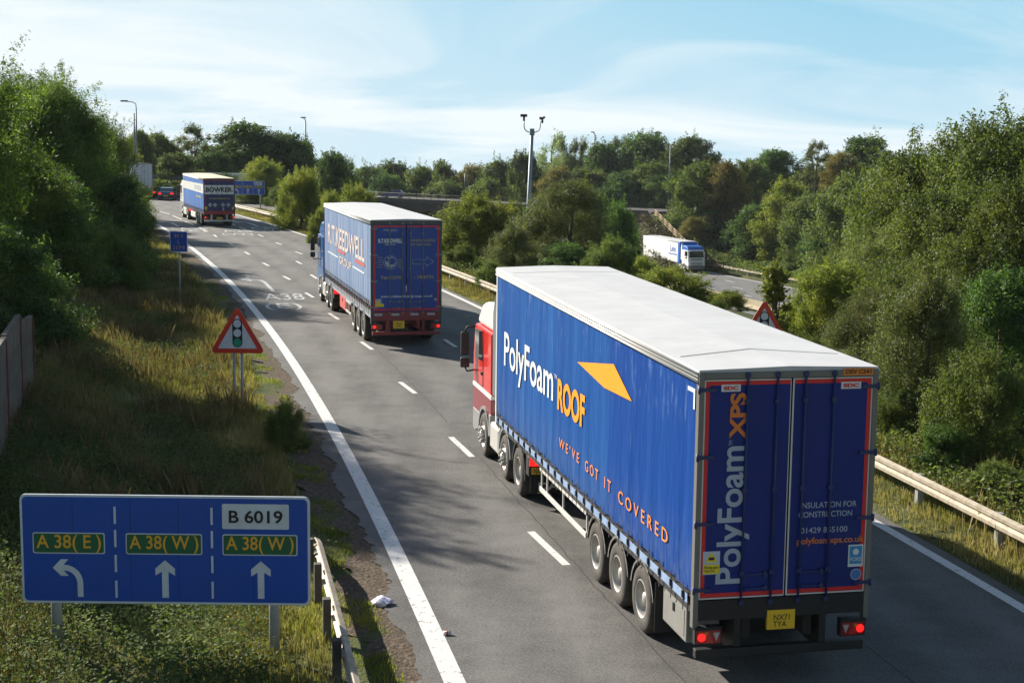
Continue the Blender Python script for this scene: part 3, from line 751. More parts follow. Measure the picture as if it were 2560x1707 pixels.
def arc_guard(mb, s, r0, r1, x0, x1, a0, a1, zc=.52, n=14):
    vs = []
    for i in range(n + 1):
        a = radians(a0 + (a1 - a0) * i / n)
        for x in (x0, x1):
            for rr_ in (r0, r1): vs.append((x, s + rr_ * cos(a), zc + rr_ * sin(a)))
    fs = []
    for i in range(n):
        b = 4 * i
        fs += [(b, b + 4, b + 5, b + 1), (b + 2, b + 3, b + 7, b + 6), (b + 1, b + 5, b + 7, b + 3), (b, b + 2, b + 6, b + 4)]
    fs += [(0, 1, 3, 2), (4 * n, 4 * n + 2, 4 * n + 3, 4 * n + 1)]
    mb._new(vs, fs)

def lorry(name, loc, rz, label, sp):
    R = empty(name, loc, rz, label=label, cat='lorry', group=sp.get('group'))
    L = sp.get('L', 13.6); W = 2.55; hw_ = W / 2
    zt, zf, zb = sp['ht'], sp.get('hf', sp['ht']), sp.get('hb', .95)
    zc = sp.get('zc', 1.30)                       # lower edge of the curtain
    top = lambda s: zt + (zf - zt) * s / L
    # roof
    mb = MB()
    mb._new([(-hw_, 0, zt), (hw_, 0, zt), (hw_, L, zf), (-hw_, L, zf), (0, 0, zt + .035), (0, L, zf + .035), (-hw_, 0, zt - .03), (hw_, 0, zt - .03), (hw_, L, zf - .03), (-hw_, L, zf - .03)],
            [(0, 4, 5, 3), (4, 1, 2, 5), (0, 6, 7, 1, 4), (3, 5, 2, 8, 9), (0, 3, 9, 6), (1, 7, 8, 2), (6, 9, 8, 7)])
    mb.build('roof', sp['roofmat'], R)
    if sp.get('seams'):
        mb = MB()
        for s in (1.15, L - 1.2):
            for a, b in (((-hw_ + .1, s - .06), (0, s + .32 * (1 if s < 5 else -.4))), ((0, s + .32 * (1 if s < 5 else -.4)), (hw_ - .1, s - .06))):
                zz = lambda x, y: top(y) + .035 * (1 - abs(x) / hw_) + .006
                mb._new([(a[0], a[1], zz(*a)), (b[0], b[1], zz(*b)), (b[0], b[1] + .035, zz(*b)), (a[0], a[1] + .035, zz(*a))], [(0, 1, 2, 3)])
        mb.build('roof_seam', M_GREYRAIL, R)
    # cant rails and floor rails
    rail_m = sp.get('rail', M_ALU)
    for sd in (-1, 1):
        mb = MB()
        mb._new([(sd * (hw_ + .012), .02, zt - .025), (sd * (hw_ + .012), L - .02, zf - .025), (sd * (hw_ + .012), L - .02, zf - .17), (sd * (hw_ + .012), .02, zt - .17),
                 (sd * (hw_ - .06), .02, zt - .025), (sd * (hw_ - .06), L - .02, zf - .025), (sd * (hw_ - .06), L - .02, zf - .17), (sd * (hw_ - .06), .02, zt - .17)],
                [(0, 1, 2, 3), (4, 7, 6, 5), (0, 4, 5, 1), (3, 2, 6, 7), (0, 3, 7, 4), (1, 5, 6, 2)])
        for zz, rr_ in ((-.05, .018), (-.10, .014), (-.155, .02)): mb.tube([(sd * (hw_ + .014), .03, zt + zz), (sd * (hw_ + .014), L - .03, zf + zz)], rr_, 6)
        mb.build('cant_rail', rail_m, R)
        mb = MB(); mb.box(min(sd * (hw_ - .03), sd * (hw_ - .10)), max(sd * (hw_ - .03), sd * (hw_ - .10)), .05, L - .05, 1.02, 1.26)
        mb.build('floor_rail', sp.get('floorrail', M_CHASSIS), R)
        # curtain: front corner to rear post, gently waved sheet
        nS, nZ = 90, 10
        V = np.zeros((nZ + 1, nS + 1, 3)); 
        for i in range(nZ + 1):
            for j in range(nS + 1):
                s_ = .10 + (L - .22) * j / nS; t_ = i / nZ
                z_ = zc + (top(s_) - .165 - zc) * t_ + (0.014 * sin(s_ * 9.1) if i == 0 else 0)
                V[i, j] = (sd * (hw_ - .012 + .006 * sin(s_ * 10.1) * (1 - t_) ** 1.5 - .012 * (i == 0)), s_, z_)
        id_ = np.arange((nZ + 1) * (nS + 1)).reshape(nZ + 1, nS + 1)
        fs = np.stack([id_[:-1, :-1], id_[:-1, 1:], id_[1:, 1:], id_[1:, :-1]], -1).reshape(-1, 4)
        me = npmesh('curtain', V.reshape(-1, 3), fs if sd < 0 else fs[:, ::-1], True)
        cu = link('curtain', me, sp['curtain'], R)
        if sd < 0: CU = cu
    # headboard
    mb = MB(); mb.box(-hw_, hw_, L - .11, L, zb + .1, zf - .03, .015); mb.build('headboard', sp.get('headboard', M_WHITE), R)
    # straps with buckles along the lower edge of the near curtain
    ns = sp.get('straps', 23); sm = None
    for k in range(ns):
        s_ = .35 + (L - .8) * k / (ns - 1)
        if sm is None:
            mb = MB(); x0 = -hw_ - .022; w_ = sp.get('strapw', .03)
            mb.box(x0, x0 + .006, -w_, w_, zc + .0, zc + sp.get('straph', .10))
            mb.box(x0, x0 + .006, -w_ * .8, w_ * .8, 1.0 + (zc - 1.30), zc)
            mb.box(x0 - .02, x0, -w_ * 1.1, w_ * 1.1, zc - .13, zc - .03, .004)
            o = mb.build('curtain_strap', sp.get('strapmat', M_BLACK), R); sm = o.data
        else: o = link('curtain_strap', sm, None, R)
        o.location = (0, s_, 0)
    # light webbing band the straps cross
    if sp.get('band'):
        mb = MB(); mb.box(-hw_ - .012, -hw_ - .006, .2, L - .2, zc - .10, zc - .045); mb.box(-hw_ - .010, -hw_ - .006, .2, L - .2, zc - .17, zc - .10)
        mb.build('side_raves', sp['band'], R)
    # rear frame
    fm = sp['framemat']; z0, z1 = sp.get('door', (1.24, zt - .13))
    mb = MB()
    for sd in (-1, 1): mb.box(min(sd * hw_, sd * (hw_ - .075)), max(sd * hw_, sd * (hw_ - .075)), -.02, .10, zb - .1, zt - .031, .008)
    mb.box(-hw_ + .075, hw_ - .075, -.02, .10, z1 + .01, zt - .031, .006)
    mb.build('rear_frame', fm, R)
    mb = MB(); mb.box(-hw_ + .076, hw_ - .076, -.012, .06, zb, z0 - .012, .004); mb.build('rear_sill', sp.get('sillmat', fm), R)
    # doors
    split = sp.get('split', 0.0)
    for sd in (-1, 1):
        xa, xb = (-hw_ + .078, split - .012) if sd < 0 else (split + .012, hw_ - .078)
        mb = MB(); mb.box(xa, xb, 0, .05, z0, z1, .004); D = mb.build('rear_door', sp['doormat'], R)
        if sp.get('tape', True):
            t = sp.get('tapew', .055)
            mb = MB()
            mb.box(xa + .02, xb - .004, -.004, 0, z1 - .02 - t, z1 - .02); mb.box(xa + .02, xb - .004, -.004, 0, z0 + .03, z0 + .03 + t)
            xo = (xa + .02, xa + .02 + t) if sd < 0 else (xb - .02 - t, xb - .02)
            mb.box(xo[0], xo[1], -.004, 0, z0 + .03 + t, z1 - .02 - t)
            mb.build('red_tape', M_REDTAPE, D)
            if sp.get('whiteline'):
                mb = MB(); e = .018
                mb.box(xa + .002, xb - .002, -.006, 0, z1 - .018, z1); mb.box(xa + .002, xb - .002, -.006, 0, z0 + .004, z0 + .024)
                xs = (xa, xa + e) if sd < 0 else (xb - e, xb)
                mb.box(xs[0], xs[1], -.006, 0, z0 + .026, z1 - .02)
                xs = (xb - .01, xb) if sd < 0 else (xa, xa + .022)
                mb.box(xs[0], xs[1], -.006, 0, z0 + .026, z1 - .02)
                mb.build('white_seal', M_WHTAPE, D)
        for bx in sp.get('bars', ((-.60, -.17), (.23, .64)))[0 if sd < 0 else 1]:
            mb = MB(); mb.tube([(bx, -.035, z0 - .10), (bx, -.035, z1 + .10)], .016, 8)
            for zz in (z0 - .06, z0 + .35, (z0 + z1) / 2, z1 - .3, z1 + .06): mb.box(bx - .035, bx + .035, -.05, -.0125, zz - .03, zz + .03, .006)
            mb.build('lock_bar', sp['barmat'], D)
        hx = -hw_ if sd < 0 else hw_
        for zz in np.linspace(z0 + .14, z1 - .13, 4):
            mb = MB(); a, b = (hx - .01, hx + .24) if sd < 0 else (hx - .24, hx + .01)
            mb.box(a, b, -.035, -.021, zz - .025, zz + .025, .005); mb.tube([(hx, -.03, zz - .05), (hx, -.03, zz + .05)], .02, 8)
            mb.build('hinge', sp['barmat'], D)
        for zz in (z0 + .32, z0 + .12):
            mb = MB(); bx = sum(sp.get('bars', ((-.60, -.17), (.23, .64)))[0 if sd < 0 else 1]) / 2
            mb.box(bx - .16, bx + .16, -.05, -.038, zz, zz + .022, .004); mb.box(bx + .10, bx + .14, -.052, 0, zz - .03, zz + .05, .004)
            mb.build('door_handle', sp['barmat'], D)
    # chassis
    mb = MB()
    for x in (-.45, .45): mb.box(x - .06, x + .06, .15, L - 1.2, .62, 1.02)
    for s_ in np.arange(.5, L - 1, 1.3): mb.box(-1.1, 1.1, s_, s_ + .08, .92, 1.02)
    for s_ in sp['tw']: mb.tube([(-1.1, s_, .52), (1.1, s_, .52)], .07, 8)
    mb.box(-1.22, 1.22, .02, L - .12, 1.03, 1.10)
    mb.build('trailer_chassis', sp.get('chassis', M_CHASSIS), R)
    mb = MB()
    for x in (-.55, .55): mb.box(x - .06, x + .06, L - 3.6, L - 3.45, .25, 1.0)
    mb.build('landing_leg', M_CHASSIS, R)
    for s_ in sp['tw']:
        for sd in (-1, 1):
            add_wheel(R, s_, sd)
            mb = MB(); a, b = sd * 1.26, sd * .92
            arc_guard(mb, s_, .56, .585, min(a, b), max(a, b), 12, 168)
            mb.mi = 1; arc_guard(mb, s_, .56, .60, min(a, a - sd * .02) , max(a, a + sd * .006), 12, 168)
            mb.build('mudguard', [M_BLACK, sp.get('guardedge', M_ALU)], R)
    # underrun bumper, lamps, plate
    bc = sp.get('bumpermat', M_BLACK)
    mb = MB(); mb.box(-1.22, 1.22, -.02, .10, .42, .55, .012); mb.build('bumper', bc, R)
    for sd in (-1, 1):
        mb = MB(); mb.box(sd * .62 - .05, sd * .62 + .05, .02, .14, .55, zb, .005); mb.box(sd * .62 - .04, sd * .62 + .04, .15, .6, .45, 1.0); mb.build('bumper_bracket', bc, R)
        lx0, lx1 = (-1.24, -.86) if sd < 0 else (.86, 1.24)
        lz = sp.get('lampz', (.64, .82))
        mb = MB(); mb.box(lx0, lx1, -.03, .08, lz[0] - .02, lz[1] + .03, .01); mb.box(lx0, lx1, -.05, .08, lz[1] + .03, lz[1] + .05); H = mb.build('lamp_housing', M_BLACK, R)
        mb = MB(); mb.box(lx0 + .02, lx1 - .02, -.042, -.03, lz[0], lz[1], .004); mb.build('tail_light', M_LAMPOFF, H)
        ox = lx0 + .09 if sd < 0 else lx1 - .09
        mb = MB(); mb.bm.verts.ensure_lookup_table()
        mb.prism([(ox + .055 * cos(2 * pi * i / 16), (lz[0] + lz[1]) / 2 + .055 * sin(2 * pi * i / 16)) for i in range(16)], -.052, -.042, 'y'); mb.build('lit_lamp', M_LAMPON, H)
        tx = (lx0 + lx1) / 2
        mb = MB(); mb.prism([(tx - .07, lz[0] + .01), (tx + .07, lz[0] + .01), (tx, lz[1] - .01)], -.050, -.042, 'y'); mb.build('triangle_reflector', paint('reflector', (.5, .02, .015), .2, 0, .05, coat=.5), H)
        if not sp.get('plainlamp'):
            wx = lx1 - .08 if sd < 0 else lx0 + .08
            mb = MB(); mb.prism([(wx - .045, lz[1] - .03), (wx + .045, lz[1] - .03), (wx, lz[0] + .03)], -.050, -.042, 'y'); mb.build('reversing_lamp', paint('clear_lens', (.4, .38, .36), .2, 0, .1), H)
            mb = MB(); ux = lx0 + .16 if sd < 0 else lx1 - .16; mb.box(ux - .03, ux + .03, -.048, -.0425, lz[1] - .07, lz[1] - .02); mb.build('indicator', M_ORANGE, H)
    px_ = sp.get('platex', 0.0); pz = sp.get('platez', .80)
    pw, ph = (.30, .21) if '\n' in sp['reg'] else (.52, .11)
    mb = MB(); mb.box(px_ - pw / 2, px_ + pw / 2, -.04, -.03, pz, pz + ph); mb.box(px_ - .2, px_ + .2, -.03, .02, pz - .02, pz + ph + .04); Pl = mb.build('number_plate', M_PLATE, R)
    text('lettering', sp['reg'], M_SIGNBLACK, Pl, (px_ - pw / 2 + .03, -.043, pz + .02), (1, 0, 0), (0, 0, 1), pw - .06, ph - .04, .01)
    if sp.get('flaps', True):
        mb = MB()
        for sd in (-1, 1): mb.box(sd * 1.07 - .19, sd * 1.07 + .19, sp['tw'][0] - .68, sp['tw'][0] - .67, .22, .98)
        mb.build('mud_flap', M_BLACK, R)
    # lettering: (text, face, a0, a1, z0, z1, material, bold[, mode])
    for it in sp.get('text', ()):
        t, face, a0, a1, zz0, zz1, m = it[:7]; bold = it[7] if len(it) > 7 else .012; mode = it[8] if len(it) > 8 else ''
        par = CU if face == 'side' else R
        if face == 'side': text('lettering', t, m, CU, (-hw_ - .004, a0, zz0), (0, -1, 0), (0, 0, 1), a0 - a1, zz1 - zz0, bold, shear=.25 if mode == 'i' else 0)
        elif mode == 'up': text('lettering', t, m, R, (a1 - hw_, -.008, zz0), (0, 0, 1), (-1, 0, 0), zz1 - zz0, a1 - a0, bold)
        else: text('lettering', t, m, R, (a0 - hw_, -.008 - it[9] if len(it) > 9 else -.008, zz0), (1, 0, 0), (0, 0, 1), a1 - a0, zz1 - zz0, bold, shear=.3 if mode == 'i' else 0)
    for it in sp.get('shapes', ()):
        nm, face, pts, m = it[:4]; off = it[4] if len(it) > 4 else 0
        if face == 'side': P = [(-hw_ - .003 - off, s_, z_) for s_, z_ in pts]
        else: P = [(a - hw_, -.006 - off, z_) for a, z_ in pts]
        me = bpy.data.meshes.new(nm); bm = bmesh.new(); f = bm.faces.new([bm.verts.new(q) for q in P]); f.normal_update(); bmesh.ops.triangulate(bm, faces=[f], ngon_method='EAR_CLIP'); bm.to_mesh(me); bm.free()
        link(nm, me, m, CU if face == 'side' else R)
    # side guards / boxes
    for a, b, z0_, z1_, m, nm in sp.get('side', ()):
        for sd in ((-1,) if nm != 'side_guard' else (-1, 1)):
            mb = MB()
            if nm == 'side_guard':
                for q in (z0_, z1_ - .10): mb.box(min(sd * 1.24, sd * 1.21), max(sd * 1.24, sd * 1.21), a, b, q, q + .10, .006)
                for q in (a + .06, (a + b) / 2 * 1.0 + 1.2 * 0, b - .5, b - .03): mb.box(min(sd * 1.21, sd * 1.18), max(sd * 1.21, sd * 1.18), q - .02, q + .02, z0_, 1.0)
            else:
                mb.box(-1.235, -.75, a, b, z0_, z1_, .02)
                mb.box(-1.242, -1.235, a + .08, b - .08, z0_ + .07, z1_ - .07, .003)
                mb.mi = 1; mb.box(-1.26, -1.242, (a + b) / 2 - .03, (a + b) / 2 + .03, z1_ - .22, z1_ - .10, .004)
            mb.build(nm, [m, M_BLACK], R)
    # ---------------- tractor
    c0 = sp.get('cab0', 14.25); c1 = c0 + 2.15; sw, mw, dw = sp['steer'], sp.get('mid'), sp['drive']
    cm_, rm, lm = sp['cabmat'], sp['cabroof'], sp['cablow']
    mb = MB()
    for x in (-.42, .42): mb.box(x - .05, x + .05, dw - .9, c1 - .1, .62, .88)
    mb.box(-.5, .5, dw - .55, dw + .75, .98, 1.04); mb.box(-.6, .6, c0 - .9, c0 - .2, .5, 1.0)
    for s_ in [dw, sw] + ([mw] if mw else []): mb.tube([(-1.1, s_, .5), (1.1, s_, .5)], .09, 8)
    mb.box(-1.0, 1.0, dw + .3, c0 - .2, .95, .98)
    mb.build('tractor_chassis', M_CHASSIS, R)
    for s_, fr in ((sw, True), (dw, False)) + (((mw, True),) if mw else ()):
        for sd in (-1, 1): add_wheel(R, s_, sd, fr, .52 if s_ != mw else .50)
    zr = sp.get('cabtop', 3.62)
    arch = [(sw + .66 * cos(radians(a)), .52 + .66 * sin(radians(a))) for a in range(0, 181, 15)]
    body = [(c0, 3.0), (c0, 1.56), (c1 + .12, 1.56), (c1 + .02, 2.25), (c1 - .12, 3.0)]
    mb = MB(); mb.prism(body, -1.245, 1.245, 'x', .05); CB = mb.build('cab_body', cm_, R)
    low = [(c0 + .02, 1.47), (c0 + .02, 1.12)] + [p_ for p_ in arch[::-1] if p_[1] > .93 and p_[0] > c0 + .04] + [(sw + .62, .93), (c1 + .16, .93), (c1 + .16, 1.47)]
    mb = MB(); mb.prism(low, -1.235, 1.235, 'x', .015); mb.build('cab_skirt', lm, R)
    mb = MB(); mb.prism([(sw + .70, .922), (sw + .74, .52), (c1 + .0, .36), (c1 + .19, .42), (c1 + .19, .922)], -1.225, 1.225, 'x', .03); mb.build('front_bumper', sp.get('archmat', M_GREYRAIL), R)
    mb = MB(); mb.box(-1.248, 1.248, c0 + .005, c1 + .12, 1.472, 1.558); mb.build('cab_stripe', sp.get('stripe', M_WHITE), R)
    rf = [(c0, 3.004), (c1 - .12, 3.004), (c1 - .22, 3.22), (c1 - .62, zr - .12), (c1 - 1.0, zr - .02), (c0 + .1, zr + .02), (c0, zr - .06)]
    mb = MB(); mb.prism(rf, -1.18, 1.18, 'x', .09); mb.build('cab_roof', rm, R)
    mb = MB(); 
    for x0, x1 in ((-1.22, -1.12), (1.12, 1.22)): mb.prism([(c0 - .02, 1.6), (c0 - .42, 1.6), (c0 - .42, 3.4), (c0 - .22, 3.9), (c0 - .02, zr - .15)], x0, x1, 'x', .02)
    mb.build('side_fairing', sp.get('fairing', M_GREYRAIL), R)
    mb = MB(); mb.prism([(c0 - .02, zr - .05), (c0 - .30, zr + .42), (c0 - .38, zr + .42), (c0 - .12, zr - .12)], -1.05, 1.05, 'x', .015); mb.build('air_deflector', sp.get('deflector', rm), R)
    # wing over the steered wheel, steps, tanks
    for sd in (-1, 1):
        mb = MB(); a, b = sd * 1.262, sd * .86; arc_guard(mb, sw, .60, .67, min(a, b), max(a, b), 8, 172); mb.box(min(a, b), max(a, b), c0 - .02, sw - .62, .62, 1.12, .02); mb.build('wheel_arch', sp.get('archmat', M_GREYRAIL), R)
        if mw:
            mb = MB(); arc_guard(mb, mw, .58, .64, min(a, b), max(a, b), 5, 175); mb.build('mudguard', sp.get('archmat', M_GREYRAIL), R)
        mb = MB(); arc_guard(mb, dw, .58, .64, min(a, b), max(a, b), 10, 185); mb.box(min(a, b), max(a, b), dw - .66, dw - .6, .45, .66); mb.box(min(sd * 1.25, sd * .7), max(sd * 1.25, sd * .7), dw - .95, dw - .66, .60, 1.02, .03); mb.build('rear_mudguard', M_BLACK, R)
        mb = MB(); t0, t1 = sorted((mw + .66 if mw else dw + .72, sw - .72)); mb.box(min(a * .99, sd * .75), max(a * .99, sd * .75), t0, t1, .38, 1.0, .06); mb.box(min(a * .995, a * .99), max(a * .995, a * .99), t0 + .1, t1 - .1, .48, .92); mb.build('fuel_tank', sp.get('tank', M_ALU), R)
    mb = MB(); mb.box(-1.24, -.80, dw - .985, dw - .955, .83, 1.0, .006); mb.build('tractor_tail_light', M_LAMPON, R)
    if sp.get('reg2'):
        mb = MB(); mb.box(-1.20, -.70, dw - .985, dw - .975, .66, .80); q = mb.build('number_plate', M_PLATE, R)
        text('lettering', sp['reg2'], M_SIGNBLACK, q, (-1.15, dw - .99, .675), (1, 0, 0), (0, 0, 1), .42, .11, .01)
        mb = MB(); mb.box(-1.22, 1.22, dw - .97, dw - .955, .28, .64); q = mb.build('spray_flap', M_BLACK, R)
        text('lettering', 'DAF', M_WHTAPE, q, (-1.05, dw - .976, .33), (1, 0, 0), (0, 0, 1), .55, .16, .03)
    # windows
    for sd in (-1, 1):
        x = sd * 1.2455
        for nm, pts, m in (('side_window', [(c0 + 1.02, 2.22), (c0 + 1.95, 2.18), (c0 + 1.88, 2.88), (c0 + 1.10, 2.92)], M_GLASS),):
            mb = MB(); mb.prism(pts, min(x, x + sd * .012), max(x, x + sd * .012), 'x', .003); mb.build(nm, m, CB)
        mb = MB(); mb.box(min(x, x + sd * .012), max(x, x + sd * .012), c0 + .98, c0 + 2.0, 1.62, 1.635); mb.box(min(x, x + sd * .01), max(x, x + sd * .01), c0 + .96, c0 + .975, 1.62, 2.95); mb.build('door_seam', M_BLACK, CB)
        mb = MB(); mb.box(min(x, x + sd * .03), max(x, x + sd * .03), c0 + 1.05, c0 + 1.2, 1.88, 1.95, .006); mb.build('door_handle', M_BLACK, CB)
        mb = MB(); mx_ = sd * 1.48
        mb.box(mx_ - .10, mx_ + .10, c1 - .10, c1 - .0, 2.22, 2.78, .03); mb.box(mx_ - .11, mx_ + .11, c1 - .12, c1 - .0, 1.92, 2.16, .03)
        mb.tube([(sd * 1.2, c1 - .05, 2.90), (sd * 1.42, c1 - .04, 2.90), (mx_, c1 - .04, 2.78)], .022, 6); mb.tube([(sd * 1.2, c1 - .05, 1.86), (sd * 1.42, c1 - .04, 1.82), (mx_, c1 - .04, 1.94)], .022, 6)
        Mr = mb.build('mirror_housing', M_BLACK, R)
        mb = MB(); mb.box(mx_ - .08, mx_ + .08, c1 - .108, c1 - .1, 2.26, 2.74); mb.box(mx_ - .085, mx_ + .085, c1 - .128, c1 - .12, 1.95, 2.13); mb.build('mirror_glass', M_MIRROR, Mr)
    mb = MB(); mb.prism([(-1.1, 2.05), (1.1, 2.05), (1.02, 2.9), (-1.02, 2.9)], 0, .02, 'y'); w = mb.build('windscreen', M_GLASS, CB)
    w.location = (0, c1 + .075, 0); w.rotation_euler = (0, 0, 0); 
    for v in w.data.vertices: v.co.y += -(v.co.z - 2.05) * .18
    mb = MB(); mb.prism([(c1 - .16, 3.0), (c1 + .12, 2.92), (c1 + .14, 2.95), (c1 - .12, 3.12)], -1.08, 1.08, 'x', .005); mb.build('sun_visor', sp.get('visor', M_BLACK), R)
    mb = MB()
    for zz in (.95, 1.12, 1.29, 1.66, 1.8): mb.box(-.85, .85, c1 + (.155 if zz < 1.5 else .10), c1 + (.175 if zz < 1.5 else .13), zz, zz + .09, .004)
    mb.build('grille', sp.get('grille', M_GREYRAIL), R)
    for sd in (-1, 1):
        mb = MB(); mb.box(sd * .98 - .17, sd * .98 + .17, c1 + .15, c1 + .185, .62, .82, .01); mb.build('headlight', paint('headlamp_lens', (.6, .6, .58), .1, 0, .02, coat=.6), R)
    return R

# --- nearest lorry
BLUE1 = curtain_mat('blue_curtain', (0.001, 0.048, 0.225), (0.012, 0.100, 0.325), (0.0, 0.038, 0.225), 0.62, 0.42)
DOOR1 = paint('dark_blue_door', (0.003, 0.020, 0.19), 0.45, 0, 0.5, 2.2, (0.012, 0.02, 0.07), spec=.3, streak=True)
BAR1 = paint('blue_bar', (0.006, 0.022, 0.11), 0.45, 0, 0.2, 5)
LT = paint('pale_grey_lettering', (0.66, 0.70, 0.70), 0.5, 0, 0.12, 4)
LTD = paint('grey_lettering', (0.36, 0.42, 0.50), 0.5, 0, 0.12, 4)
LO = paint('orange_lettering', (0.85, 0.30, 0.0), 0.5, 0, 0.05, 4)
LO2 = paint('deep_orange_lettering', (0.80, 0.25, 0.01), 0.5, 0, 0.05, 4)
LO3 = paint('door_orange_lettering', (0.70, 0.19, 0.02), 0.5, 0, 0.05, 4)
RED = paint('red_cab_paint', (0.66, 0.010, 0.008), 0.3, 0, 0.04, 3, coat=0.6)
MAR = paint('maroon_cab_paint', (0.22, 0.018, 0.03), 0.35, 0, 0.12, 3, coat=0.3)
STY = paint('sticker_yellow', (0.75, 0.58, 0.02), .45, 0, .05)
STB = paint('sticker_blue', (0.03, 0.25, 0.52), .45, 0, .05)
STL = paint('sticker_pale', (0.45, 0.52, 0.62), .45, 0, .1)
def circ(cx_, cz_, r, n=20, e=1.0): return [(cx_ + r * cos(2 * pi * i / n), cz_ + e * r * sin(2 * pi * i / n)) for i in range(n)]
sp1 = dict(ht=4.37, hf=4.56, hb=.95, zc=1.31, roofmat=M_ROOF, seams=True, curtain=BLUE1, framemat=paint('grey_frame', (.17, .165, .155), .5, .2, .3, 4), sillmat=M_BLACK, doormat=DOOR1, barmat=BAR1,
    door=(1.24, 4.24), whiteline=True, split=.035, band=paint('pale_rave', (.28, .38, .54), .5, 0, .6, 6, (.06, .14, .36)), straps=25, strapw=.022, tw=(2.37, 3.68, 4.98), drive=11.17, mid=12.62, steer=15.05, reg='NX71\nTYA', reg2='NX71 TYA',
    platex=-.01, platez=.80, cabmat=RED, cabroof=M_WHITE, cablow=MAR, deflector=M_WHITE, fairing=paint('fairing_grey', (.13, .15, .16), .5, 0, .2), archmat=paint('arch_grey', (.24, .25, .25), .5, 0, .3, 4), bars=((-.60, -.18), (.22, .63)),
    side=((5.75, 9.3, .54, 1.05, paint('side_guard_white', (.66, .66, .62), .4, .1, .3), 'side_guard'), (.35, 1.40, .52, 1.04, paint('grey_box', (.23, .23, .21), .5, 0, .35), 'tool_box')),
    text=[('PolyFoam', 'side', 12.66, 8.13, 2.29, 3.26, LT, .012), ('TM', 'side', 8.05, 7.86, 2.98, 3.06, LT, .0), ('ROOF', 'side', 7.78, 5.82, 2.44, 3.03, LO, .035),
          ("W E ' V E", 'side', 7.60, 6.14, 1.775, 1.96, LO2, .004), ('G O T', 'side', 5.72, 4.88, 1.75, 1.94, LO2, .004), ('I T', 'side', 4.48, 4.10, 1.735, 1.925, LO2, .004), ('C O V E R E D', 'side', 3.66, 1.14, 1.70, 1.905, LO2, .004),
          ('PolyFoam', 'rear', .31, .77, 1.45, 3.34, LTD, .02, 'up'), ('TM', 'rear', .44, .49, 3.35, 3.42, LTD, 0, 'up'), ('XPS', 'rear', .44, .67, 3.44, 4.06, LO3, .035, 'up'),
          ('INSULATION FOR', 'rear', 1.49, 2.31, 2.45, 2.53, LTD, .008), ('CONSTRUCTION', 'rear', 1.47, 2.25, 2.32, 2.40, LTD, .008), ('01429 855100', 'rear', 1.51, 2.19, 2.10, 2.18, LTD, .008),
          ('polyfoamxps.co.uk', 'rear', 1.46, 2.44, 1.92, 2.04, LO3, .015), ('DEV C541', 'rear', 2.06, 2.43, 4.285, 4.345, M_SIGNBLACK, .02, '', .022),
          ('SDC', 'rear', .34, .55, 4.10, 4.155, M_REDTAPE, .05, '', .006), ('SDC', 'rear', 2.04, 2.27, 4.10, 4.155, M_REDTAPE, .05, '', .006),
          ('FORS', 'rear', 2.25, 2.41, 1.68, 1.735, LT, .01, '', .008), ('Moving space\nTake care', 'rear', .145, .345, 1.625, 1.71, M_SIGNBLACK, .0, '', .006)],
    shapes=[('orange_arrow', 'side', [(6.38, 3.53), (4.08, 3.84), (3.04, 3.42), (4.62, 3.37)], LO), ('corner_mark', 'side', [(.44, 4.10), (.14, 4.10), (.14, 3.82), (.20, 3.82), (.20, 4.04), (.44, 4.04)], LT),
            ('label_panel', 'rear', [(.31, 4.08), (.58, 4.08), (.58, 4.175), (.31, 4.175)], LT, .003), ('label_panel', 'rear', [(2.01, 4.08), (2.30, 4.08), (2.30, 4.175), (2.01, 4.175)], LT, .003),
            ('orange_label', 'rear', [(2.03, 4.265), (2.46, 4.265), (2.46, 4.36), (2.03, 4.36)], paint('orange_label', (.75, .22, .02), .5, 0, .05), .017),
            ('sticker', 'rear', [(.125, 1.59), (.365, 1.59), (.365, 1.91), (.125, 1.91)], STL), ('sticker', 'rear', [(.13, 1.60), (.36, 1.60), (.36, 1.73), (.13, 1.73)], STY, .003), ('sticker', 'rear', [(.155, 1.76), (.335, 1.76), (.245, 1.90)], STY, .003),
            ('sticker', 'rear', [(.205, 1.79), (.285, 1.79), (.285, 1.83), (.205, 1.83)], M_SIGNBLACK, .006),
            ('sticker', 'rear', [(2.22, 1.60), (2.44, 1.60), (2.44, 1.91), (2.22, 1.91)], LT), ('sticker', 'rear', [(2.24, 1.64), (2.42, 1.64), (2.42, 1.89), (2.24, 1.89)], STB, .003), ('sticker', 'rear', circ(2.33, 1.81, .045), LT, .006),
            ('sticker', 'rear', circ(2.345, 1.49, .08), STL), ('sticker', 'rear', circ(2.345, 1.49, .07), paint('sticker_mid_blue', (.05, .16, .42), .5, 0, .1), .003)])
def place(x, y, w, W=2.55): return (x + cos(w) * W / 2, y + sin(w) * W / 2, 0.0)
lorry('articulated_lorry', place(2.4751, 19.259, .2099), .2099, 'nearest lorry, blue curtain-sided trailer with white roof and orange ROOF lettering, red cab', sp1)

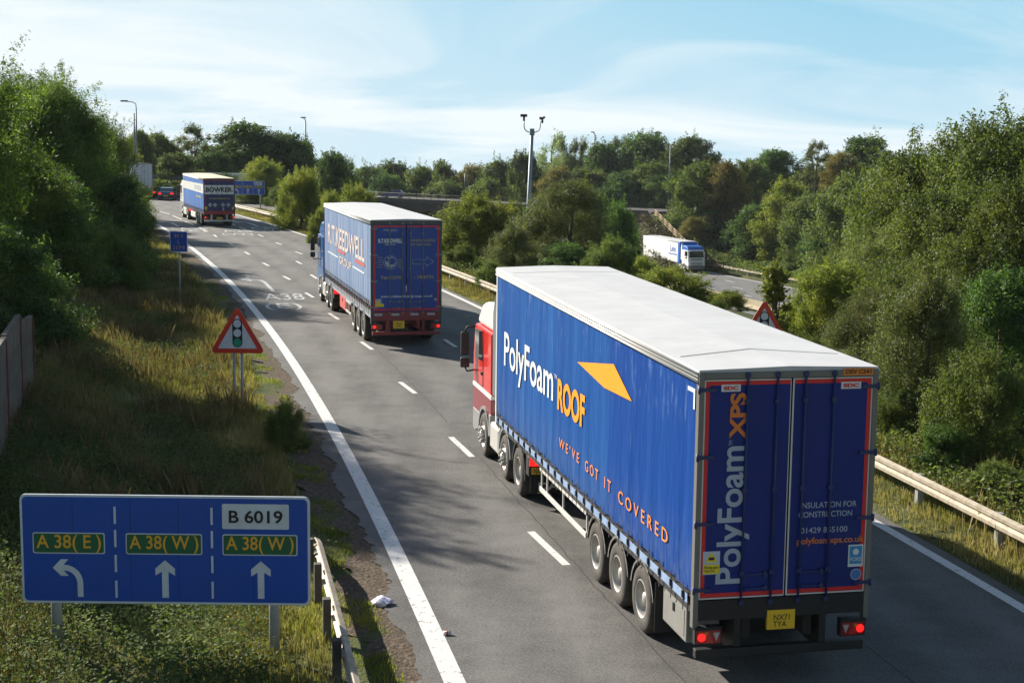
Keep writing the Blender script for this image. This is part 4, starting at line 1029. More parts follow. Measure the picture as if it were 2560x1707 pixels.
# --- second lorry
BLUE2 = curtain_mat('washed_blue_curtain', (0.11, 0.18, 0.34), (0.30, 0.36, 0.46), None, 0.45, 0.5)
DOOR2 = paint('mid_blue_door', (0.002, 0.058, 0.34), 0.45, 0, 0.3, 1.5, (0.01, 0.02, 0.06))
LRED = paint('faded_red_shade', (0.50, 0.10, 0.08), .5, 0, .2)
LF = paint('faded_warm_lettering', (0.62, 0.57, 0.54), .55, 0, .45, 5, (.45, .18, .15))
LY = paint('old_gold_lettering', (0.42, 0.36, 0.12), .5, 0, .1)
DRED = paint('dark_red_frame', (0.20, 0.015, 0.022), .45, 0, .25, 4)
CABB = paint('light_blue_cab', (0.008, 0.11, 0.33), .3, 0, .06, 3, coat=.5)
t2_shapes = [('white_rule', 'side', [(12.25, 2.46), (8.94, 2.46), (8.94, 2.52), (12.25, 2.52)], LT), ('white_rule', 'side', [(4.56, 2.46), (1.54, 2.46), (1.54, 2.52), (4.56, 2.52)], LT)]
for k in range(28): pass
t2_shapes += [('red_underline', 'side', [(9.1, 2.72), (6.9, 2.72), (6.9, 2.84), (9.1, 2.84)], LRED, .001), ('red_underline', 'side', [(3.9, 2.72), (1.45, 2.72), (1.45, 2.84), (3.9, 2.84)], LRED, .001),
    ('white_outline', 'rear', [(1.49, 3.12), (1.99, 3.12), (1.99, 3.22), (2.27, 3.03), (1.99, 2.85), (1.99, 2.94), (1.49, 2.94)], LTD), ('white_outline', 'rear', [(1.505, 3.105), (2.005, 3.105), (2.005, 3.19), (2.24, 3.03), (2.005, 2.88), (2.005, 2.955), (1.505, 2.955)], DOOR2, .002),
    ('globe', 'rear', circ(.70, 3.01, .25, 28), LTD), ('globe', 'rear', circ(.70, 3.01, .235, 28), DOOR2, .001), ('globe', 'rear', circ(.70, 3.02, .195, 28), LTD, .002), ('globe', 'rear', circ(.76, 3.05, .12, 20), DOOR2, .003), ('globe', 'rear', circ(.58, 3.10, .06, 12), DOOR2, .003),
    ('sticker', 'rear', [(.16, 1.44), (.38, 1.44), (.38, 1.72), (.16, 1.72)], LTD), ('sticker', 'rear', [(.16, 1.44), (.47, 1.44), (.47, 1.55), (.16, 1.55)], STY, .002), ('sticker', 'rear', [(.19, 1.56), (.35, 1.56), (.27, 1.70)], STY, .002), ('sticker', 'rear', circ(2.33, 1.68, .05), LTD)]
for k in range(5):
    t2_shapes.append(('speed_line', 'rear', [(.22 + .04 * (k % 2), 3.18 - .085 * k), (.43, 3.18 - .085 * k), (.43, 3.195 - .085 * k), (.22 + .04 * (k % 2), 3.195 - .085 * k)], LY))
    t2_shapes.append(('speed_line', 'rear', [(.97, 3.10 - .07 * k), (1.15 - .03 * (k % 2), 3.10 - .07 * k), (1.15 - .03 * (k % 2), 3.115 - .07 * k), (.97, 3.115 - .07 * k)], LY))
for q in (.13, .74, 1.43, 2.03): t2_shapes.append(('marker_label', 'rear', [(q, 1.12), (q + .28, 1.12), (q + .28, 1.20), (q, 1.20)], LTD, .01))
sp2 = dict(ht=4.51, hf=4.51, hb=.94, zc=1.46, roofmat=M_ROOF, curtain=BLUE2, framemat=paint('dark_green_grey_frame', (.05, .07, .075), .5, .1, .3, 4), sillmat=DRED, doormat=DOOR2, barmat=M_GREYRAIL,
    door=(1.28, 4.33), tapew=.06, straps=29, strapw=.075, straph=.20, rail=paint('dull_rail', (.42, .45, .47), .5, .2, .3), floorrail=paint('grey_floor_rail', (.30, .34, .40), .5, .1, .4, 6), tw=(1.93, 3.24, 4.55), drive=11.41, mid=12.75, steer=15.29,
    reg='PK64\nWFL', platex=-.27, platez=.68, bumpermat=DRED, chassis=DRED, cabmat=CABB, cabroof=CABB, cablow=CABB, stripe=CABB, fairing=paint('navy_fairing', (.01, .03, .14), .4, 0, .1), headboard=paint('navy_headboard', (.01, .03, .14), .4, 0, .1), guardedge=M_GALV, bars=((-.60, -.14), (.14, .60)), plainlamp=True,
    side=((6.9, 8.7, .50, 1.03, paint('faded_red_box', (.55, .09, .08), .5, 0, .2), 'pallet_box'), (5.4, 6.85, .50, 1.0, M_ALU, 'side_guard')),
    text=[('R.T.KEEDWELL', 'side', 12.16, 1.50, 2.88, 3.70, LF, .015), ('GROUP', 'side', 8.50, 4.92, 2.29, 2.60, LF, .015), ('PTK 6012', 'rear', .46, .94, 4.10, 4.19, LTD, .02), ('R.T.KEEDWELL', 'rear', .27, 1.13, 3.70, 3.85, LT, .04), ('GROUP', 'rear', .50, .88, 3.62, 3.67, LT, .01),
          ('TRANSPORT LOGISTICS', 'rear', 1.41, 2.31, 3.74, 3.83, LY, .02), ('AND WAREHOUSING', 'rear', 1.42, 2.16, 3.60, 3.68, LY, .02), ('Tel.01278', 'rear', .35, 1.08, 2.42, 2.53, LY, .02), ('- 784731', 'rear', 1.53, 2.25, 2.42, 2.54, LY, .02),
          ('www.rtkeedwellgroup.co.uk', 'rear', .36, 2.24, 1.74, 1.85, LT, .02, 'i'), ('GENERAL HAULAGE\nAND WAREHOUSING\nNATIONWIDE', 'rear', 1.56, 1.95, 2.96, 3.10, LY, .01)], shapes=t2_shapes)
lorry('articulated_lorry', place(-5.0097, 51.9631, .2465), .2465, 'middle lorry with a pale washed-out blue curtain, white roof and dark red rear bumper', sp2)
# red shading stripes laid over the faded letters of the middle lorry
# --- third lorry
BLUE3 = curtain_mat('bright_blue_curtain', (0.03, 0.11, 0.36), (0.10, 0.22, 0.50), None, 0.7, 0.3)
NAVY = paint('navy_door', (0.006, 0.02, 0.12), .4, 0, .1, 2)
t3s = [('white_band', 'side', [(13.45, 2.74), (.12, 2.70), (.12, 3.46), (13.45, 3.40)], M_WHITE), ('white_band', 'rear', [(.08, 2.64), (2.47, 2.64), (2.47, 3.39), (.08, 3.39)], LT)]
for q in (.52, .92, 1.57, 2.0): t3s.append(('white_diamond', 'rear', [(q - .19, 1.78), (q, 1.59), (q + .19, 1.78), (q, 1.97)], LTD))
t3s += [('sticker', 'rear', [(.10, 1.35), (.27, 1.35), (.27, 1.65), (.10, 1.65)], STY), ('sticker', 'rear', [(2.30, 1.40), (2.44, 1.40), (2.44, 1.60), (2.30, 1.60)], STY), ('sticker', 'rear', [(1.5, 1.30), (1.66, 1.30), (1.66, 1.55), (1.5, 1.55)], LTD)]
sp3 = dict(ht=3.94, hf=4.02, hb=1.0, zc=1.32, roofmat=paint('cream_roof', (.60, .54, .38), .55, 0, .1, 2), curtain=BLUE3, framemat=paint('dark_maroon_frame', (.09, .012, .02), .5, 0, .2), sillmat=paint('red_sill', (.40, .02, .02), .5, 0, .2), doormat=NAVY, barmat=NAVY, tapew=.025,
    door=(1.24, 3.78), straps=27, strapw=.09, straph=.12, strapmat=paint('navy_strap', (.01, .02, .10), .5, 0, .1), band=M_WHITE, tw=(2.0, 3.31, 4.62), drive=10.9, steer=14.6, cab0=13.9, cabtop=3.4, reg='PO19 BWK', platez=.62, bumpermat=M_WHTAPE, cabmat=M_WHITE, cabroof=M_WHITE, cablow=M_GREYRAIL, lampz=(.66, .84),
    side=((5.6, 8.6, .47, .92, M_WHITE, 'pallet_box'),), plainlamp=True,
    text=[('BOWKER', 'rear', .20, 2.33, 2.82, 3.22, M_SIGNBLACK, .04, '', .004), ('BOWKER', 'side', 5.6, 1.3, 2.86, 3.28, paint('grey_side_lettering', (.30, .36, .42), .5, 0, .1), .04), ('www.bowkertransport.co.uk', 'rear', .45, 2.15, 2.24, 2.36, STY, .02), ('BOWKER', 'side', 4.6, 1.6, 2.28, 2.42, STY, .03)], shapes=t3s)
lorry('articulated_lorry', place(-25.3592, 121.3102, .3379), .3379, 'far lorry with cream roof and BOWKER in black letters on a white band', sp3)

# --- white lorry on the motorway below, seen from its front quarter
WCUR = curtain_mat('white_trailer_side', (0.72, 0.72, 0.68), (0.80, 0.79, 0.74), None, 1.2, 0.1)
BCAB = paint('strong_blue', (0.02, 0.14, 0.50), .35, 0, .1, 3)
sp4 = dict(ht=4.05, hb=.95, zc=1.15, roofmat=M_ROOF, curtain=WCUR, framemat=M_WHITE, doormat=M_WHITE, barmat=M_GALV, straps=2, strapmat=M_WHITE, tw=(2.0, 3.3, 4.6), drive=11.3, mid=12.6, steer=15.2, reg='AB12 CDE', cabmat=M_WHITE, cabroof=BCAB, cablow=M_WHITE, headboard=BCAB, fairing=M_WHITE, deflector=BCAB, visor=M_WHITE, grille=M_GREYRAIL,
    side=((5.8, 9.2, .45, .95, M_ALU, 'side_guard'),), rail=M_WHITE)
sp4.pop('reg'); sp4['reg'] = 'YX68 LKN'
a4 = radians(180 + 17)
R4 = lorry('articulated_lorry', (25.3, 203.5, ZM), 0, 'white lorry with a blue and white cab coming along the lower road', sp4)
# the front of this lorry stands at (25.3, 203.5): shift the origin (its rear) back along its heading
hd = Vector((-sin(a4), cos(a4), 0)); R4.rotation_euler = (0, 0, a4); R4.location = Vector((25.3, 203.5, ZM)) - hd * 16.5
text('lettering', 'Linn', BCAB, [c for c in R4.children if c.name.startswith('curtain') and not c.name.startswith('curtain_')][1], (1.295, 10.2, 2.5), (0, 1, 0), (0, 0, 1), 1.9, .9, .0)
mb = MB(); mb.box(1.285, 1.30, 9.6, 12.6, 2.12, 2.26); mb.build('blue_underline', BCAB, R4)
mb = MB(); mb.box(1.285, 1.30, 12.9, 13.55, 1.15, 3.9); mb.build('blue_panel', BCAB, R4)

# --- pale lorry disappearing behind the trees at the junction
sp5 = dict(sp4); sp5.update(ht=4.1, reg='FJ17 OPR', curtain=curtain_mat('grey_trailer_side', (0.55, 0.57, 0.62), (0.62, 0.64, 0.68), None, 1.0, .2), doormat=paint('pale_grey_door', (.62, .63, .68), .5, 0, .1), framemat=M_GREYRAIL, roofmat=paint('grey_roof_edge', (.30, .31, .34), .5, 0, .1), tape=False)
lorry('articulated_lorry', (-43.6, 174.5, 0), radians(38), 'pale grey box lorry half hidden by the left-hand trees at the junction', sp5)

# ------------------------------------------------------------------ cars
CW = MB(); CW.lathe([(.1, .19), (0, .2), (-.01, .26), (.01, .315), (.05, .325), (.16, .325), (.2, .30), (.2, .2), (.1, .19)], n=24)
bmesh.ops.recalc_face_normals(CW.bm, faces=CW.bm.faces); ME_CW = bpy.data.meshes.new('wheel'); CW.bm.to_mesh(ME_CW); CW.bm.free(); ME_CW.materials.append(M_TYRE)
CR = MB(); CR.lathe([(-.005, .2), (.01, .18), (.04, .06), (.03, 0)], n=20); bmesh.ops.recalc_face_normals(CR.bm, faces=CR.bm.faces); ME_CR = bpy.data.meshes.new('rim'); CR.bm.to_mesh(ME_CR); CR.bm.free(); ME_CR.materials.append(M_RIM)
def car(loc, rz, label, body, estate=False, lit=False, group=None):
    """origin at the rear centre on the ground, y runs forward"""
    R = empty('parked_car' if False else 'car', loc, rz, label=label, cat='car', group=group)
    L = 4.4; hw_ = .88
    arch = lambda c: [(c + .38 * cos(radians(a)), .32 + .38 * sin(radians(a))) for a in range(180, -1, -30)]
    prof = [(.02, .30)] + arch(.85) + arch(3.55) + [(4.36, .28), (4.42, .55), (4.30, .78), (3.25, .95)]
    prof += [(.25, .98), (.05, .92), (0, .6)]
    mb = MB(); mb.prism(prof, -hw_, hw_, 'x', .05); mb.build('body', body, R)
    if estate: cab = [(.12, .96), (3.30, .93), (2.55, 1.42), (1.9, 1.50), (.55, 1.46)]
    else: cab = [(.30, .96), (3.30, .93), (2.45, 1.38), (1.8, 1.45), (1.15, 1.38)]
    def shr(p, k): return p
    V0 = [(p[0], p[1]) for p in cab]
    mb = MB(); n = len(V0)
    xs = [hw_ - .03 - max(0, p[1] - .96) * .36 for p in V0]
    vs = [(-x, p[0], p[1]) for x, p in zip(xs, V0)] + [(x, p[0], p[1]) for x, p in zip(xs, V0)]
    mb._new(vs, [tuple(range(n)), tuple(range(2 * n - 1, n - 1, -1))] + [(i, (i + 1) % n, n + (i + 1) % n, n + i) for i in range(n)])
    mb.build('windows', M_GLASS, R)
    top = V0[2:]; mb = MB(); x_ = hw_ - .03 - .45 * .36
    mb.prism([(top[0][0] - .05, top[0][1] - .0), (top[1][0], top[1][1] + .012), (top[2][0] + .05, top[2][1] + .012), (top[2][0] + .02, top[2][1] - .02), (top[0][0], top[0][1] - .03)], -x_, x_, 'x', .004); mb.build('roof', body, R)
    for y in (.85, 3.55):
        for sd in (-1, 1):
            o = link('wheel', ME_CW, None, R); o.location = (sd * (hw_ + .005), y, .325)
            if sd > 0: o.rotation_euler = (0, 0, pi)
            link('rim', ME_CR, None, o)
    for sd in (-1, 1):
        mb = MB(); mb.box(sd * .68 - .17, sd * .68 + .17, -.02, .04, .70, .84, .01); mb.build('tail_light', M_LAMPON if lit else M_LAMPOFF, R)
        mb = MB(); mb.box(sd * .66 - .16, sd * .66 + .16, 4.30, 4.40, .58, .72, .01); mb.build('headlight', paint('headlamp_lens', (.6, .6, .58)), R)
        mb = MB(); mb.box(sd * (hw_ + .09) - .07, sd * (hw_ + .09) + .07, 2.95, 3.05, .95, 1.07, .01); mb.build('mirror', body, R)
    mb = MB(); mb.box(-.26, .26, -.025, .0, .48, .59); mb.build('number_plate', M_PLATE, R)
    mb = MB(); mb.box(-.80, .80, -.03, .1, .32, .44, .01); mb.build('rear_bumper', M_BLACK, R)
    return R
NAVC = paint('dark_blue_car_paint', (.015, .03, .08), .25, .2, .05, 3, coat=.8)
car((-39.9, 170.2, 0), radians(8), 'dark blue saloon braking at the junction beside the far lorry', NAVC, lit=True, group='cars')
car((-42.6, 173.0, 0), radians(34), 'dark car at the left, mostly hidden by foliage and overlapped by the saloon', paint('brown_black_car', (.05, .03, .03), .3, .1, .1, coat=.6), lit=True, group='cars')
ZD = -3.9
car((-20.9, 283, ZD), radians(82), 'blue hatchback crossing the bridge behind the middle lorry', paint('royal_blue_car', (.03, .06, .30), .25, .2, .05, coat=.8), True, group='cars')
car((-26.3, 284, ZD), radians(82), 'grey car on the bridge just left of the blue hatchback', paint('grey_car', (.20, .22, .26), .25, .2, .05, coat=.8), False, group='cars')
car((8.0, 262, ZD), radians(75), 'white car on the bridge behind the foot of the camera mast', M_WHITE, False, group='cars')

# ------------------------------------------------------------------ bridge, abutment, railing
B0, B1 = Vector((-36, 291)), Vector((22, 239.5))
bd = (B1 - B0); bl = bd.length; ba = math.atan2(bd.y, bd.x)
R = empty('road_bridge', (B0.x, B0.y, ZD), ba, label='dark concrete bridge carrying the junction over the lower road', cat='bridge')
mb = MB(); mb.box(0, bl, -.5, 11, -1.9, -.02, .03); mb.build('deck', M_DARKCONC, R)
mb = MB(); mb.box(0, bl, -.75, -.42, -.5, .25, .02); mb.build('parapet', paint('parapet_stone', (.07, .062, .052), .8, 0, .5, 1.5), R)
mb = MB(); mb.box(bl - 1.2, bl + .6, -1.0, 11, -8.5, -1.92, .02); mb.build('abutment', paint('blue_grey_abutment', (.12, .13, .15), .8, 0, .3, 1.5), R)
mb = MB(); mb.box(bl * .45, bl * .45 + 1.0, 1, 9, -8.5, -1.92, .02); mb.build('pier', M_CONC, R)
mb = MB()
for z in (.55, .85, 1.15): mb.tube([(0, -.58, z), (bl, -.58, z)], .03, 5)
for k in range(int(bl / 1.9)): mb.box(k * 1.9 - .03, k * 1.9 + .03, -.62, -.55, .25, 1.18)
mb.build('railing', paint('dark_railing', (.10, .09, .08), .6, .2, .3), R)
# wing wall falling from the abutment
mb = MB(); mb._new([(21.6, 239.5, -3.9), (24.5, 222, -8.2), (24.5, 222, -11.5), (21.6, 239.5, -11.5), (22.2, 239.6, -3.9), (25.1, 222.1, -8.2), (25.1, 222.1, -11.5), (22.2, 239.6, -11.5)],
    [(0, 1, 2, 3), (4, 7, 6, 5), (0, 4, 5, 1), (1, 5, 6, 2), (3, 2, 6, 7), (0, 3, 7, 4)])
mb.build('wing_wall', paint('blue_grey_abutment', (.1, .1, .1)), label='sloping blue-grey retaining wall at the end of the bridge', cat='wall')
# timber fence down the bank
R = empty('bank_fence', (22.6, 237, -3.6), 0, label='brown timber rail fence running down the bank by the bridge', cat='fence')
fp = []
for k in range(9):
    t_ = k / 8; fp.append(Vector((22.6 + 2.9 * t_, 237 - 30 * t_, -4.6 - 4.6 * t_ * .9)))
O = R.location
for k, p_ in enumerate(fp):
    mb = MB(); q = p_ - O; mb.box(q.x - .1, q.x + .1, q.y - .1, q.y + .1, q.z - .5, q.z + 1.35, .01); mb.build('post', M_TIMBER, R)
for h_ in (.45, .82, 1.18):
    mb = MB()
    for a, b in zip(fp[:-1], fp[1:]): mb.tube([a - O + Vector((0, 0, h_)), b - O + Vector((0, 0, h_))], .075, 6)
    mb.build('rail', M_TIMBER, R)

# pale barrier across the far side of the junction
R = empty('pale_wall', (-48, 189.5, 0), radians(-3), label='pale low wall or barrier beyond the junction, seen above a bank of weeds', cat='wall')
mb = MB(); mb.box(-6, 14, 0, .3, 0, 2.6, .03); mb.build('wall', paint('pale_blue_white', (.55, .60, .66), .5, 0, .2), R)
mb = MB(); mb.box(-6.05, 14.05, -.06, .36, 2.604, 2.75, .02); mb.build('coping', M_WHITE, R)

# ------------------------------------------------------------------ boarded wall at the left edge
R = empty('boarded_wall', (-10.2, 30.0, 0.6), 0, label='weathered board wall with red-brown steel posts at the left edge of the picture', cat='wall')
O = R.location.copy()
wp = [((-9.0, 24.0), (-10.76, 31.0), 3.04), ((-10.80, 31.1), (-11.72, 34.8), 3.06), ((-11.76, 34.9), (-12.02, 36.6), 2.82)]
for a, b, zt_ in wp:
    d = Vector((b[0] - a[0], b[1] - a[1])); ln = d.length; an = math.atan2(d.y, d.x)
    mb = MB(); hgt = zt_ - .3; nb = 9
    for k in range(nb):
        mb.box(0, ln, -.04 + .006 * (k % 2), .04, k * hgt / nb + .006, (k + 1) * hgt / nb, .004)
    mb.box(0, ln, -.055, .055, hgt + .002, hgt + .06, .01)
    o = mb.build('panel', M_WALL, R); o.location = (a[0] - O.x, a[1] - O.y, .3 - O.z); o.rotation_euler = (0, 0, an)
    mb = MB(); mb.box(-.045, .0, -.07, .07, -.6, hgt - .02, .006); o = mb.build('post', M_OXIDE, R); o.location = (b[0] - O.x, b[1] - O.y, .3 - O.z); o.rotation_euler = (0, 0, an + pi)

# ------------------------------------------------------------------ masts and lamp posts
def at(u, v, d):
    """x and z where the line of sight through (u, v) of a 2352 px wide print meets the upright plane y = d"""
    k = fw + rt * ((u / .91875 - 1280) / F_PX) - up * ((v / .91875 - 853.5) / F_PX)
    return k.x * d / k.y, CAMH + k.z * d / k.y
def zat(v, u, d): return at(u, v, d)[1]
def xat(u, d, v=322): return at(u, v, d)[0]

d = 130.0; R = empty('camera_mast', (xat(1214, d), d, -8), 0, label='tall grey traffic camera mast with two cameras on a curved double bracket', cat='camera mast')
zt_ = zat(303, 1222, d) + 8
mb = MB(); mb.tube([(-.25, 0, 0), (.3, 0, zt_)], .21, 12, .15); mb.build('pole', paint('mast_grey', (.26, .32, .36), .5, .2, .15), R)
mb = MB(); mb.box(.3 - .2, .3 + .2, -.2, .2, zt_ - .05, zt_ + .27, .02); mb.tube([(.3, 0, zt_ - .3), (.3, 0, zt_ + .05)], .22, 10); H = mb.build('bracket_head', paint('mast_teal', (.18, .30, .32), .5, .2, .15), R)
for sd, hz in ((-1, .62), (1, .55)):
    pts = [(.3 + sd * (.15 + .55 * sin(radians(a))), 0, zt_ + .45 - .5 * cos(radians(a))) for a in range(0, 91, 15)] + [(.3 + sd * .72, 0, zt_ + .45 + hz - .1)]
    mb = MB(); mb.tube(pts, .045, 8); mb.build('bracket_arm', MATS['mast_grey'], R)
    mb = MB(); cx_, cz_ = .3 + sd * .72, zt_ + .45 + hz
    if sd < 0: mb.tube([(cx_, 0, cz_ - .15), (cx_, 0, cz_ + .2)], .09, 8); mb.box(cx_ - .32, cx_ + .28, -.2, .2, cz_ + .2, cz_ + .43, .03)
    else: mb.box(cx_ - .1, cx_ + .1, -.35, .25, cz_ + .05, cz_ + .28, .03); mb.tube([(cx_ + .1, 0, cz_ + .15), (cx_ + .38, -.05, cz_ + .27)], .10, 8); mb.tube([(cx_ + .16, 0, cz_ + .1), (cx_ + .16, 0, cz_ - .25)], .09, 8)
    mb.build('camera', M_BLACK, R)

def lamp_post(u, v_top, dist, zbase, label, arm=-1, arml=1.6, r=.11, head=True, sway=0.0):
    x = xat(u, dist); zt_ = zat(v_top, u, dist) - zbase
    R = empty('lamp_post', (x, dist, zbase), 0, label=label, cat='lamp post', group='lamp posts beyond the trees')
    mb = MB(); mb.tube([(0, 0, 0), (sway * .5, 0, zt_ * .5), (sway, 0, zt_ - .6)], r * 1.25, 8, r * .75); mb.build('pole', paint('lamp_column', (.12, .15, .16), .5, .3, .2), R)
    if head:
        pts = [(sway, 0, zt_ - .6), (sway, 0, zt_ - .25), (sway + arm * .3, 0, zt_ - .02), (sway + arm * arml, 0, zt_ + .12)]
        mb = MB(); mb.tube(pts, r * .55, 6); A = mb.build('arm', M_GALV, R)
        hx = sway + arm * arml
        mb = MB(); mb.box(hx - .42, hx + .42, -.17, .17, zt_ + .02, zt_ + .2, .05); mb.build('lamp_head', M_BLACK, R)
    return R
lamp_post(314, 235, 175, 0, 'lamp post with a long arm reaching left above the left-hand trees', -1, 1.35, .10)
lamp_post(309, 248, 176, 0, 'plain dark pole close beside the long-armed lamp post', -1, .3, .11, head=False)
lamp_post(702, 272, 240, -2, 'single lamp post over the dark tree at centre left', -1, .35, .14)
lamp_post(1069, 392, 300, -4, 'short pale pole rising from the trees behind the bridge', -1, .3, .16, head=False)
lamp_post(1539, 324, 243, -4.5, 'very thin tall pole beside the bridge end in front of dark trees', -1, .3, .10, head=False, sway=.1)
lamp_post(1366, 305, 330, -8, 'pole top just clearing the trees near the pale poplar', -1, .5, .2)

# litter on the verge
mb = MB(); rr_ = random.Random(5)
nu, nv = 14, 9; V = []
for i in range(nv + 1):
    for j in range(nu):
        a = 2 * pi * j / nu; t_ = i / nv; rad = .15 * math.sqrt(max(0, 1 - (2 * t_ - 1) ** 2)) * (1 + .3 * sin(3 * a + 5 * t_) + .5 * rr_.random())
        V.append(mb.bm.verts.new((rad * cos(a) * 1.0, .24 * (2 * t_ - 1) + .03 * rr_.random(), .07 + rad * sin(a) * .5 + .035 * rr_.random())))
for i in range(nv):
    for j in range(nu): mb.bm.faces.new([V[i * nu + j], V[i * nu + (j + 1) % nu], V[(i + 1) * nu + (j + 1) % nu], V[(i + 1) * nu + j]]).smooth = True
bag = mb.build('plastic_bag', paint('bag_white', (.62, .62, .72), .4, 0, .25, 6, (.3, .3, .42), .6), label='crumpled white plastic bag lying on the gravel by the barrier', cat='litter')
bag.location = (-2.02, 22.8, -.03); bag.rotation_euler = (0, 0, .5); bag.scale = (.75, .75, .75)
mb = MB(); mb.tube([(-.06, 0, .028), (.06, 0, .028)], .028, 12); mb.mi = 1; mb.tube([(-.015, 0, .028), (.012, 0, .028)], .0295, 12)
can = mb.build('drink_can', [M_ALU, M_SIGNRED], label='small crushed drink can beside the left white edge line', cat='litter'); can.location = (-.92, 21.35, 0.005); can.rotation_euler = (0, 0, .2)

# ------------------------------------------------------------------ foliage
def leaves(P, N, size, aspect, rg):
    """one pointed leaf quad per point"""
    n = len(P); T = rg.normal(size=(n, 3)); T -= (T * N).sum(1, keepdims=True) * N; T /= np.linalg.norm(T, axis=1, keepdims=True) + 1e-9
    B = np.cross(N, T); s_ = size * rg.uniform(.65, 1.35, (n, 1))
    a = P - T * s_ * .5; c = P + T * s_ * .5; m_ = P - T * s_ * .05
    b = m_ + B * s_ * aspect * .5 + N * s_ * .06; d_ = m_ - B * s_ * aspect * .5 + N * s_ * .06
    V = np.stack([a, b, c, d_], 1).reshape(-1, 3)
    Fc = np.arange(4 * n).reshape(n, 4)
    return V, Fc

def crown(seed, H, Rr, n, size, clumps=60, cr=(.16, .30), base=.06, shape='round', spiky=0, aspect=.5, shell=.5, up=.35, gaps=.0):
    rg = np.random.default_rng(seed)
    # clump centres in an envelope
    C = []; 
    while len(C) < clumps:
        t_ = rg.uniform(0, 1) ** (1.55 if shape == 'bush' else 1.0)
        w = {'round': math.sqrt(max(0, 1 - (2 * t_ - .85) ** 2 / 1.35)), 'cone': (1 - t_) ** .6 * .95 + .05, 'tall': (1 - abs(2 * t_ - .7) ** 2.2 / 2.4), 'bush': math.sqrt(max(.02, 1 - t_ ** 2.2))}[shape]
        a = rg.uniform(0, 2 * pi); rr = math.sqrt(rg.uniform(.12, 1)) * w * .84
        C.append((rr * cos(a) * Rr, rr * sin(a) * Rr, H * (base + (1 - base) * (.04 + .90 * t_))))
    C = np.array(C); rc = rg.uniform(cr[0], cr[1], clumps) * Rr
    # keep clump tops inside the height
    C[:, 2] = np.minimum(C[:, 2], H - rc * .9)
    pw = rc ** 2; k = rg.choice(clumps, n, p=pw / pw.sum())
    D = rg.normal(size=(n, 3)); D /= np.linalg.norm(D, axis=1, keepdims=True)
    rad = rg.uniform(0, 1, (n, 1)) ** shell
    asp = rg.uniform(.65, 1.35, (clumps, 1)) * np.array([[1, 1, 0]]) + rg.uniform(.55, 1.05, (clumps, 1)) * np.array([[0, 0, 1]])
    wob = 1 + .34 * np.sin(D[:, :1] * 5 + k[:, None]) * np.cos(D[:, 1:2] * 6 + 2 * k[:, None])
    P = C[k] + D * rad * rc[k][:, None] * wob * asp[k]
    # sprigs that break the outline
    ns = int(clumps * 2.2)
    if True:
        q = rg.choice(clumps, ns); D2 = rg.normal(size=(ns, 3)); D2[:, 2] = np.abs(D2[:, 2]) * (1.0 + spiky) + spiky; D2 /= np.linalg.norm(D2, axis=1, keepdims=True)
        ln = rc[q] * rg.uniform(.25, .85, ns) * (1 + .7 * spiky)
        m_ = max(6, int(n * (.10 + .08 * spiky) / ns)); tt = rg.uniform(0, 1, (ns, m_))
        SP = C[q][:, None, :] + D2[:, None, :] * (rc[q][:, None, None] * .8 + tt[..., None] * ln[:, None, None]) + rg.normal(size=(ns, m_, 3)) * (.06 * (1 - tt[..., None]) + .03) * Rr * .45
        P = np.concatenate([P, SP.reshape(-1, 3)]); D = np.concatenate([D, np.repeat(D2, m_, 0)])
    P[:, 2] = np.maximum(P[:, 2], .02 * H)
    N = D * .55 + rg.normal(size=D.shape) * .62 + np.array([0, 0, up]); N /= np.linalg.norm(N, axis=1, keepdims=True)
    return leaves(P, N, size, aspect, rg), C

def trunk_mesh(seed, H, Rr, C, r=.0):
    rg = random.Random(seed); mb = MB(); r = r or .02 * H + .03
    top = Vector((rg.uniform(-.1, .1) * Rr, rg.uniform(-.1, .1) * Rr, .8 * H))
    mb.tube([(0, 0, -.6), (top.x * .2, top.y * .3, .25 * H), (top.x * .7, top.y * .6, .55 * H), tuple(top)], r, 8, r * .25)
    for k in range(min(14, len(C))):
        c = Vector(C[rg.randrange(len(C))]); z0 = rg.uniform(.08, .6) * min(c.z, H * .8); a = Vector((top.x * z0 / H, top.y * z0 / H, z0)); m_ = (a + c) / 2 + Vector((0, 0, -.03 * H))
        mb.tube([a, m_, c], r * .42, 5, r * .1)
    bmesh.ops.recalc_face_normals(mb.bm, faces=mb.bm.faces)
    me = bpy.data.meshes.new('trunk'); mb.bm.to_mesh(me); mb.bm.free(); me.materials.append(M_BARK)
    return me

